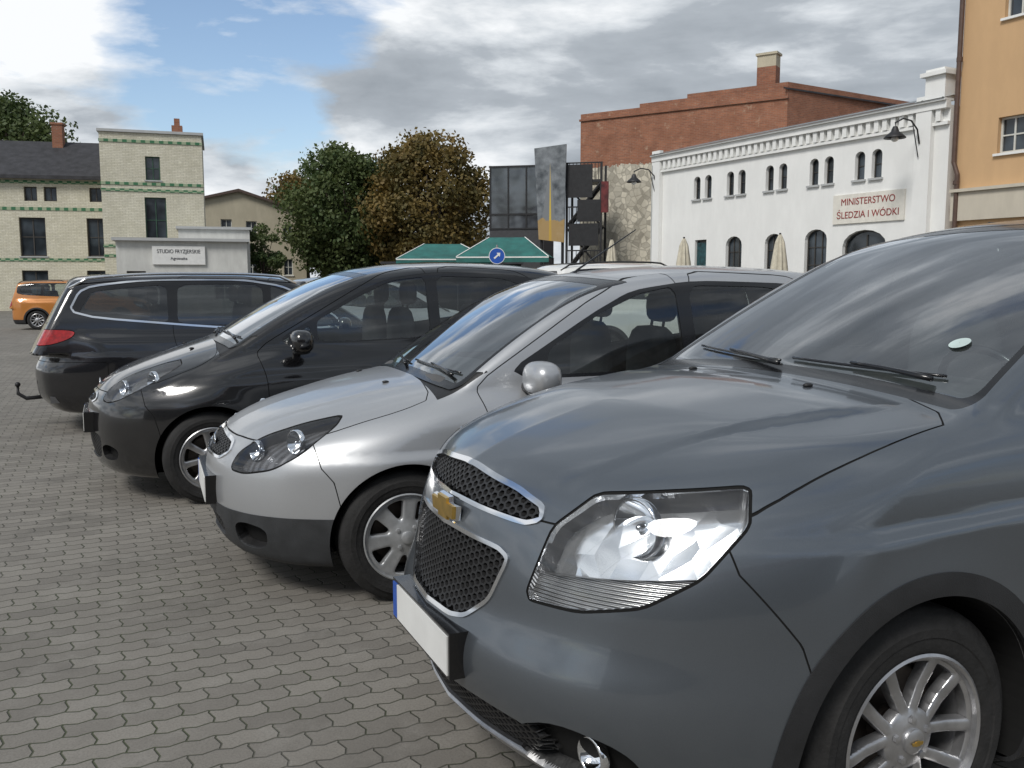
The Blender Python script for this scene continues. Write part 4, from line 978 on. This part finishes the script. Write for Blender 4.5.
def wall_lamp(par_loc,ang,arm,z,label):
    l=empty('wall_lamp',par_loc,ang); l['label']=label; l['category']='lamp'; l['group']='hooded lamps on wall brackets'
    b=B(); b.tube([(0,0,z-.25),(0,-.1,z+.1),(0,-.35,z+.3),(0,-arm*.7,z+.33),(0,-arm,z+.2),(0,-arm,z)],.022,8); b.tube([(0,-.02,z-.6),(0,-.3,z+.26)],.014,6); b.ob('bracket',MAT['iron'],l,True)
    b=B(); b.lathe([(.16,.05),(.1,.08),(.03,.1),(-.05,.2),(-.12,.27),(-.14,.27),(-.10,.2)],24,axis='z',c=(0,-arm,z-.05)); b.ob('lamp_shade',MAT['iron'],l,True)
    b=B(); b.ell((0,-arm,z-.2),(.09,.09,.08),14,8); b.ob('lamp_glass',MAT['white'],l,True)
dirv=(Rp-Lp).normalized()
P=Rp-dirv*.75; wall_lamp((P.x-.15,P.y-.1,0),ang,.95,5.25,'black hooded lamp on curved bracket on the white wall')
P=Lp+dirv*.2; wall_lamp((P.x-.1,P.y,0),ang,1.0,5.2,'black hooded lamp at the far corner of the white building')
# 7 orange building
e=bld('orange_apartment_block','orange rendered apartment block with pale ground floor band','building',(Rp.x+.1,Rp.y-.25),ang)
e.location.z=-.1
wo=[(1.05,1.75,4.6,5.45),(1.05,1.75,7.75,8.9),(4,5,4.45,5.5),(4,5,7.3,8.5)]
wall(12,12,wo+[(.9,3.5,-.1,2.75)]).ob('wall',orange,e); shell(12,7,12).ob('side_wall',orange,e)
for o in wo: window(e,o,sill=whitep)
window(e,(.9,3.5,-.1,2.75),frame=FRD,nv=2,name='garage_door')
b=B(); b.box(-.03,12,-.12,-.003,3.05,3.75); b.box(-.03,12,-.2,-.003,3.753,3.83); b.ob('ground_floor_band',plaster('pale_band',(.56,.51,.42),.3),e)
b=B(); b.box(1.95,12,-.08,-.003,3.835,12); b.ob('render_panel',plaster('pale_render',(.55,.48,.38),.2),e)
brown=plain('brown_downpipe',(.10,.06,.045),.5,.1)
b=B(); b.tube([(.12,-.12,-.3),(.12,-.12,4.2),(.02,-.14,4.5),(.02,-.14,12)],.06,10)
for z in (1,4,7,10): b.lathe([(-.05,.075),(.05,.075)],12,axis='z',c=(.1 if z<4.3 else .02,-.13,z))
b.ob('downpipe',brown,e)
# 8 glazed terrace + billboard + scaffold
e=bld('glazed_terrace','black steel terrace with dark glass screens','building',(-1.1,45),math.radians(-12))
b=B(); b.box(0,2.7,0,3,-.5,4.3); b.ob('wall',plain('charcoal_wall',(.05,.05,.055),.7),e)
b=B()
for x in (0,.9,1.8,2.64): b.box(x,x+.07,-.02,.05,4.3,7.35)
for z in (4.3,5.0,7.3): b.box(-.03,2.75,-.03,.06,z,z+.08)
b.box(-.03,.05,.06,3,7.3,7.4); b.ob('steel_frame',MAT['iron'],e)
mk('glass_screen',[(0,.02,4.35),(2.7,.02,4.35),(2.7,.02,7.3),(0,.02,7.3)],[(0,1,2,3)],winmat('smoked_glass',(.03,.034,.04)),e)
e=empty('billboard',(1.05,42.6,-.3),math.radians(-14)); e['label']='leaning billboard with a grey road picture and yellow stripes'; e['category']='billboard'
m,nt,out=newmat('billboard_print'); co=objco(nt); sp=nd(nt,'ShaderNodeSeparateXYZ'); nt.links.new(co,sp.inputs[0])
nn=noise(nt,co,2.2,6,.6); cc=ramp(nt,nn,[(.3,(.05,.06,.07)),(.7,(.26,.28,.30))])
xz=mathn(nt,'SUBTRACT',sp.outputs[0],.75); hz_=mathn(nt,'SUBTRACT',7.2,sp.outputs[2])
rd_=mathn(nt,'LESS_THAN',mathn(nt,'ABSOLUTE',mathn(nt,'ADD',xz,mathn(nt,'MULTIPLY',hz_,.03))),mathn(nt,'MULTIPLY',hz_,.12))
cc=mixc(nt,rd_,cc,(.19,.20,.21))
dist2=mathn(nt,'ABSOLUTE',mathn(nt,'ADD',xz,mathn(nt,'MULTIPLY',hz_,.0)))
cc=mixc(nt,mathn(nt,'LESS_THAN',dist2,mathn(nt,'MULTIPLY',hz_,.018)),cc,(.60,.42,.05))
lowz=mathn(nt,'LESS_THAN',mathn(nt,'ADD',sp.outputs[2],nn),5.1); cc=mixc(nt,mathn(nt,'MULTIPLY',lowz,.7),cc,(.45,.27,.06))
princ(nt,out,Base_Color=cc,Roughness=.5)
b=B(); b.add([(.2,0,3.7),(1.4,0,3.55),(1.5,-.1,8.0),(.0,-.1,7.85),(.2,.12,3.7),(1.4,.12,3.55),(1.5,.02,8.0),(.0,.02,7.85)],[(0,1,2,3),(5,4,7,6),(1,5,6,2),(4,0,3,7),(3,2,6,7),(0,4,5,1)]); b.ob('printed_panel',m,e)
b=B(); b.tube([(.3,.2,-.1),(.3,.2,7.6)],.07,8); b.tube([(1.3,.2,-.1),(1.3,.2,7.8)],.07,8); b.ob('support_frame',MAT['iron'],e)
e=empty('steel_staircase_tower',(2.55,42.5,-.3),math.radians(-14)); e['label']='black steel staircase tower with lattice rails'; e['category']='staircase'
b=B()
for x in (0,1.6):
    for y in (0,1.4): b.box(x-.05,x+.05,y-.05,y+.05,-.1,7.2)
for i in range(4):
    z=.3+i*2.0
    b.box(-.05,1.65,-.02,.03,z,z+.12); b.box(-.02,1.62,.05,1.4,z,z+.06)
    b.box(-.05,1.65,-.025,.02,z+.85,z+.91)
    for k in range(9): b.box(.1+k*.17,.13+k*.17,-.018,.012,z+.1,z+.87)
    if i<3:
        b.tube([(0,0,z),(1.6,0,z+2.0)],.06,6); b.tube([(1.6,.1,z),(0,.1,z+1.9)],.05,6); b.tube([(0,.6,z),(1.6,.6,z+2.0)],.09,6)
b.box(-.05,1.2,-.06,-.03,5.6,7.1); b.box(.1,1.5,-.06,-.03,3.4,4.4); b.box(.5,1.6,-.07,-.04,4.5,5.5); b.ob('steel_frame',MAT['iron'],e)
b=B(); b.box(1.62,1.95,-.12,-.02,4.9,6.3); b.ob('blade_sign',plain('red_black_sign',(.10,.015,.015),.4,var=1,nscale=3),e)
teal=plain('teal_tarpaulin',(.02,.13,.115),.55,var=.4,nscale=2,bmp=.3,bscale=5)
def canopy(loc,w,d,z0,z1,rz):
    e=empty('market_canopy',loc,rz); e['label']='teal tarpaulin market canopy with pale edge on steel posts'; e['category']='market canopy'; e['group']='teal market canopies'
    b=B(); V=[(-w/2,-d/2,z0),(w/2,-d/2,z0),(w/2,d/2,z0),(-w/2,d/2,z0),(-w*.2,0,z1),(w*.2,0,z1)]
    b.add(V,[(0,1,5,4),(1,2,5),(2,3,4,5),(3,0,4)]); b.add([(-w/2,-d/2,z0-.22),(w/2,-d/2,z0-.22),(w/2,-d/2,z0),(-w/2,-d/2,z0)],[(0,1,2,3)]); b.ob('canopy_cloth',teal,e)
    b=B(); b.box(-w/2,w/2,-d/2-.012,-d/2-.004,z0-.05,z0)
    for t in (.0,1.): b.tube([(-w/2+w*t,-d/2-.01,z0),(-w*.2+w*.4*t,-.01,z1+.01)],.02,4)
    b.ob('canopy_trim',MAT['white'],e)
    b=B()
    for x in (-w/2+.05,w/2-.05):
        for y in (-d/2+.05,d/2-.05): b.tube([(x,y,0),(x,y,z0)],.03,8)
    b.ob('post',MAT['iron'],e)
canopy((-2.9,38,0),3.8,3,2.35,3.0,.1); canopy((-.2,36.5,0),3.6,3,2.4,3.2,-.12)
e=empty('market_stall',(-2.6,39.6,0),.05); e['label']='dark closed market stall beneath the teal canopies'; e['category']='market stall'
b=B(); b.box(-3,3,0,1.6,0,2.2); b.ob('stall_body',plain('stall_dark',(.03,.032,.03),.8,var=.5,nscale=2),e)
b=B(); b.box(-3.1,3.1,-.3,1.7,2.2,2.3); b.ob('stall_roof',slate,e)
e=empty('road_sign',(-.48,29,0),0); e['label']='round blue mandatory direction sign with white arrow'; e['category']='road sign'
b=B(); b.tube([(0,.05,0),(0,.05,2.6)],.03,8); b.ob('post',plain('galvanised_steel',(.35,.36,.37),.5,.6),e)
b=B(); b.lathe([(0,.001),(0,.24)],28); b.ob('sign_face',MAT['blue'],e,loc=(0,0,2.25))
b=B(); b.lathe([(.002,.24),(-.004,.24),(-.004,.255),(.002,.26)],28); b.ob('sign_rim',MAT['white'],e,loc=(0,0,2.25))
mk('arrow',[(.12,-.006,.15),(-.0,-.006,.15),(.03,-.006,.10),(-.1,-.006,-.01),(-.06,-.006,-.05),(.06,-.006,.06),(.10,-.006,.02)],[(0,1,2,3,4,5,6)],MAT['white'],e,loc=(-.01,-.001,2.20))
cream=plain('parasol_canvas',(.56,.52,.42),.8,var=.25,nscale=5)
def parasol(loc,h=2.9):
    e=empty('folded_parasol',loc,0); e['label']='folded cream parasol standing by the restaurant terrace'; e['category']='parasol'; e['group']='folded parasols outside the restaurant'
    b=B(); b.tube([(0,0,0),(0,0,h)],.03,8); b.lathe([(0,.3),(.08,.3),(.09,.05)],16,axis='z'); b.ob('pole',MAT['iron'],e)
    V=[];n=32; pr=[(1.15,.10),(1.2,.24),(1.5,.21),(2.0,.16),(2.5,.10),(h-.1,.05),(h,.01)]
    for z,r in pr:
        for k in range(n): a=2*math.pi*k/n; q=r*(1+.35*math.cos(8*a)); V.append((q*math.cos(a),q*math.sin(a),z))
    Fq=[(i*n+k,i*n+(k+1)%n,(i+1)*n+(k+1)%n,(i+1)*n+k) for i in range(len(pr)-1) for k in range(n)]
    mk('parasol_cloth',V,Fq,cream,e,True)
parasol((5.1,27.0,0),2.75); parasol((7.3,24.8,0),2.75); parasol((3.4,31,0),2.9)
e=bld('added_reflection_row','long unseen building row added behind the camera for reflections in the cars','building',(22,-24),math.pi+.1); e.location.z=0  # unseen row, added behind the camera to give the cars darker reflections
ops=[(2+i*3.2,3.2+i*3.2,z,z+1.7) for i in range(16) for z in (1,4.2)]
wall(55,8.5,ops).ob('wall',plaster('grey_plaster',(.26,.26,.25),.4),e); shell(55,8,8.4).ob('side_wall',greyp,e)
for o in ops: window(e,o)
b=B(); b.add([(-.3,-.4,8.5),(55,-.4,8.5),(55,4,11.5),(-.3,4,11.5)],[(0,1,2,3)]); b.ob('roof',plain('red_tile_roof',(.12,.06,.045),.8),e)

# ------------------------------------------------------------------ trees
def leafmat(name,c1,c2,c3):
    m,nt,out=newmat(name); co=objco(nt)
    n=noise(nt,co,.55,4,.6); n2=noise(nt,co,4,3,.7)
    c=mixc(nt,ramp(nt,n,[(.38,0),(.62,1)]),c1,c2); c=mixc(nt,ramp(nt,n2,[(.5,0),(.72,.7)]),c,c3)
    p=princ(nt,out,Base_Color=c,Roughness=.65); tr_=nd(nt,'ShaderNodeBsdfTranslucent'); nt.links.new(c,tr_.inputs[0])
    mx=nd(nt,'ShaderNodeMixShader'); mx.inputs[0].default_value=.28; nt.links.new(p.outputs[0],mx.inputs[1]); nt.links.new(tr_.outputs[0],mx.inputs[2]); nt.links.new(mx.outputs[0],out.inputs[0]); return m
bark=plain('bark',(.06,.045,.035),.9,bmp=.6,bscale=12)
def tree(loc,H,rad,zb,label,mat,n=9000,leaf=.2,seed=1,blobs=46):
    r=np.random.default_rng(seed); e=empty('tree',loc,0); e['label']=label; e['category']='tree'
    b=B(); tt=rad*.075; zc=(zb+H)/2
    b.tube([(0,0,-.3),(.05,0,zb*.6),(-.05,.05,zb+.3*(H-zb)),(.1,0,zb+.75*(H-zb))],[tt*1.3,tt,tt*.7,tt*.15],10)
    cs=[];rs=[]
    for i in range(blobs):
        while True:
            p=r.uniform(-1,1,3)
            if .15<np.linalg.norm(p)<1: break
        p=p/np.linalg.norm(p)*(np.linalg.norm(p)**.5)
        hw=1-.25*max(0,p[2])
        c=np.array([p[0]*rad*.82*hw,p[1]*rad*.82*hw,zc+p[2]*(H-zb)/2*.86]); cs.append(c); rs.append(rad*r.uniform(.18,.34))
    for c in cs[::3]:
        s=Vector((0,0,zb+.2*(H-zb)*r.random())); m_=(s+Vector(c))*.5+Vector((0,0,.3)); b.tube([s,m_,Vector(c)],[tt*.45,tt*.28,tt*.08],6)
    b.ob('trunk',bark,e,True)
    k=r.integers(0,blobs,n); d=r.normal(size=(n,3)); d/=np.linalg.norm(d,axis=1)[:,None]
    rr=np.array(rs)[k]*(r.uniform(.5,1.15,n)); P=np.array(cs)[k]+d*rr[:,None]*np.array([1,1,.8])
    u=r.normal(size=(n,3)); u/=np.linalg.norm(u,axis=1)[:,None]; nn=d+.8*r.normal(size=(n,3)); w=np.cross(nn,u); w/=np.linalg.norm(w,axis=1)[:,None]; u=np.cross(w,nn); u/=np.linalg.norm(u,axis=1)[:,None]
    s=(leaf*r.uniform(.6,1.3,n))[:,None]
    V=np.stack([P-u*s*.5,P+w*s*.35,P+u*s*.5,P-w*s*.35],1).reshape(-1,3)
    mk('crown',V,[(4*i,4*i+1,4*i+2,4*i+3) for i in range(n)],mat,e)
lg=leafmat('foliage_green',(.05,.085,.024),(.09,.12,.035),(.12,.13,.04)); lb=leafmat('foliage_autumn',(.10,.09,.028),(.19,.125,.03),(.22,.15,.04))
tree((-10.6,60,0),10.8,4.7,1.4,'broad green tree with first yellow leaves',lg,30000,.26,1,95)
tree((-5.3,58,0),10.9,4.6,1.4,'large tree turning brown in early autumn',lb,30000,.26,2,95)
tree((-15.0,66,0),9.6,4.0,1.8,'smaller browning tree behind the gable house',lb,16000,.28,3,55)
tree((-12.6,70,0),8.6,4.2,1.0,'green tree filling the gap behind the square',lg,12000,.32,8,46)
tree((-33,60,0),13.4,5.0,5,'green tree rising behind the slate roof',lg,16000,.28,4,60)
tree((-12.3,45,0),4.4,1.1,1.0,'slim green tree beside the annex',lg,5500,.14,5,26)

# ------------------------------------------------------------------ world, sun, camera
w=bpy.data.worlds.new('World'); scene.world=w; w.use_nodes=True; nt=w.node_tree; nt.nodes.clear()
out=nt.nodes.new('ShaderNodeOutputWorld'); sky=nt.nodes.new('ShaderNodeTexSky'); sky.sky_type='NISHITA'; sky.sun_disc=False
sky.sun_elevation=math.radians(46); sky.sun_rotation=math.radians(212)
bg=nt.nodes.new('ShaderNodeBackground'); bg.inputs[1].default_value=.15; nt.links.new(sky.outputs[0],bg.inputs[0])
g=nt.nodes.new('ShaderNodeTexCoord').outputs['Generated']; sp=nt.nodes.new('ShaderNodeSeparateXYZ'); nt.links.new(g,sp.inputs[0])
zc=mathn(nt,'ADD',mathn(nt,'MAXIMUM',sp.outputs[2],0.),.6)
cb=nt.nodes.new('ShaderNodeCombineXYZ'); nt.links.new(mathn(nt,'DIVIDE',sp.outputs[0],zc),cb.inputs[0]); nt.links.new(mathn(nt,'DIVIDE',sp.outputs[1],zc),cb.inputs[1]); nt.links.new(mathn(nt,'MULTIPLY',sp.outputs[2],3.4),cb.inputs[2])
def spot(d,lo,hi):
    v=nt.nodes.new('ShaderNodeVectorMath'); v.operation='DOT_PRODUCT'; nt.links.new(g,v.inputs[0]); v.inputs[1].default_value=Vector(d).normalized()
    mr=nt.nodes.new('ShaderNodeMapRange'); mr.interpolation_type='SMOOTHSTEP'; nt.links.new(v.outputs['Value'],mr.inputs[0]); mr.inputs[1].default_value=lo; mr.inputs[2].default_value=hi; return mr.outputs[0]
n1=noise(nt,cb.outputs[0],2.4,11,.56,.2)
n1=mathn(nt,'ADD',n1,.055)
n1=mathn(nt,'SUBTRACT',n1,mathn(nt,'MULTIPLY',spot((-.27,.93,.27),.985,.9995),.17))
n1=mathn(nt,'ADD',n1,mathn(nt,'MULTIPLY',spot((.30,.92,.2),.88,.97),.10))
mask=ramp(nt,n1,[(.40,0),(.50,1)])
mp=nd(nt,'ShaderNodeMapping'); nt.links.new(cb.outputs[0],mp.inputs[0]); mp.inputs['Location'].default_value=(3.3,1.7,.4)
n2=noise(nt,mp.outputs[0],2.8,11,.56,.15)
tilt=mathn(nt,'ADD',mathn(nt,'MULTIPLY',sp.outputs[0],-.14),mathn(nt,'MULTIPLY',mathn(nt,'SUBTRACT',sp.outputs[2],.12),-.22))
tilt=mathn(nt,'MAXIMUM',mathn(nt,'MINIMUM',tilt,.06),-.045)
tilt=mathn(nt,'ADD',tilt,mathn(nt,'MULTIPLY',spot((-.30,.93,.12),.94,.995),.07))
n2=mathn(nt,'ADD',n2,tilt)
cc=ramp(nt,n2,[(.36,(.30,.335,.375)),(.50,(.42,.46,.505)),(.57,(.66,.70,.74)),(.64,(.92,.94,.96))])
bg2=nt.nodes.new('ShaderNodeBackground'); nt.links.new(cc,bg2.inputs[0]); bg2.inputs[1].default_value=1.05
mx=nt.nodes.new('ShaderNodeMixShader'); nt.links.new(mask,mx.inputs[0]); nt.links.new(bg.outputs[0],mx.inputs[1]); nt.links.new(bg2.outputs[0],mx.inputs[2]); nt.links.new(mx.outputs[0],out.inputs[0])
L=bpy.data.lights.new('sun','SUN'); L.energy=2.5; L.angle=math.radians(18); L.color=(1,.97,.92)
so=bpy.data.objects.new('sun',L); COL.objects.link(so); so.rotation_mode='QUATERNION'
az=math.radians(212); el=math.radians(46); dv=Vector((math.sin(az)*math.cos(el),math.cos(az)*math.cos(el),math.sin(el))); so.rotation_quaternion=dv.to_track_quat('Z','Y')
cam=bpy.data.cameras.new('camera'); cam.sensor_width=36; cam.lens=900/1024*36; cam.clip_end=2000; cam.clip_start=.05
co=bpy.data.objects.new('camera',cam); COL.objects.link(co); co.location=(0,0,1.42); co.rotation_euler=(math.radians(90-6.46),0,0); scene.camera=co
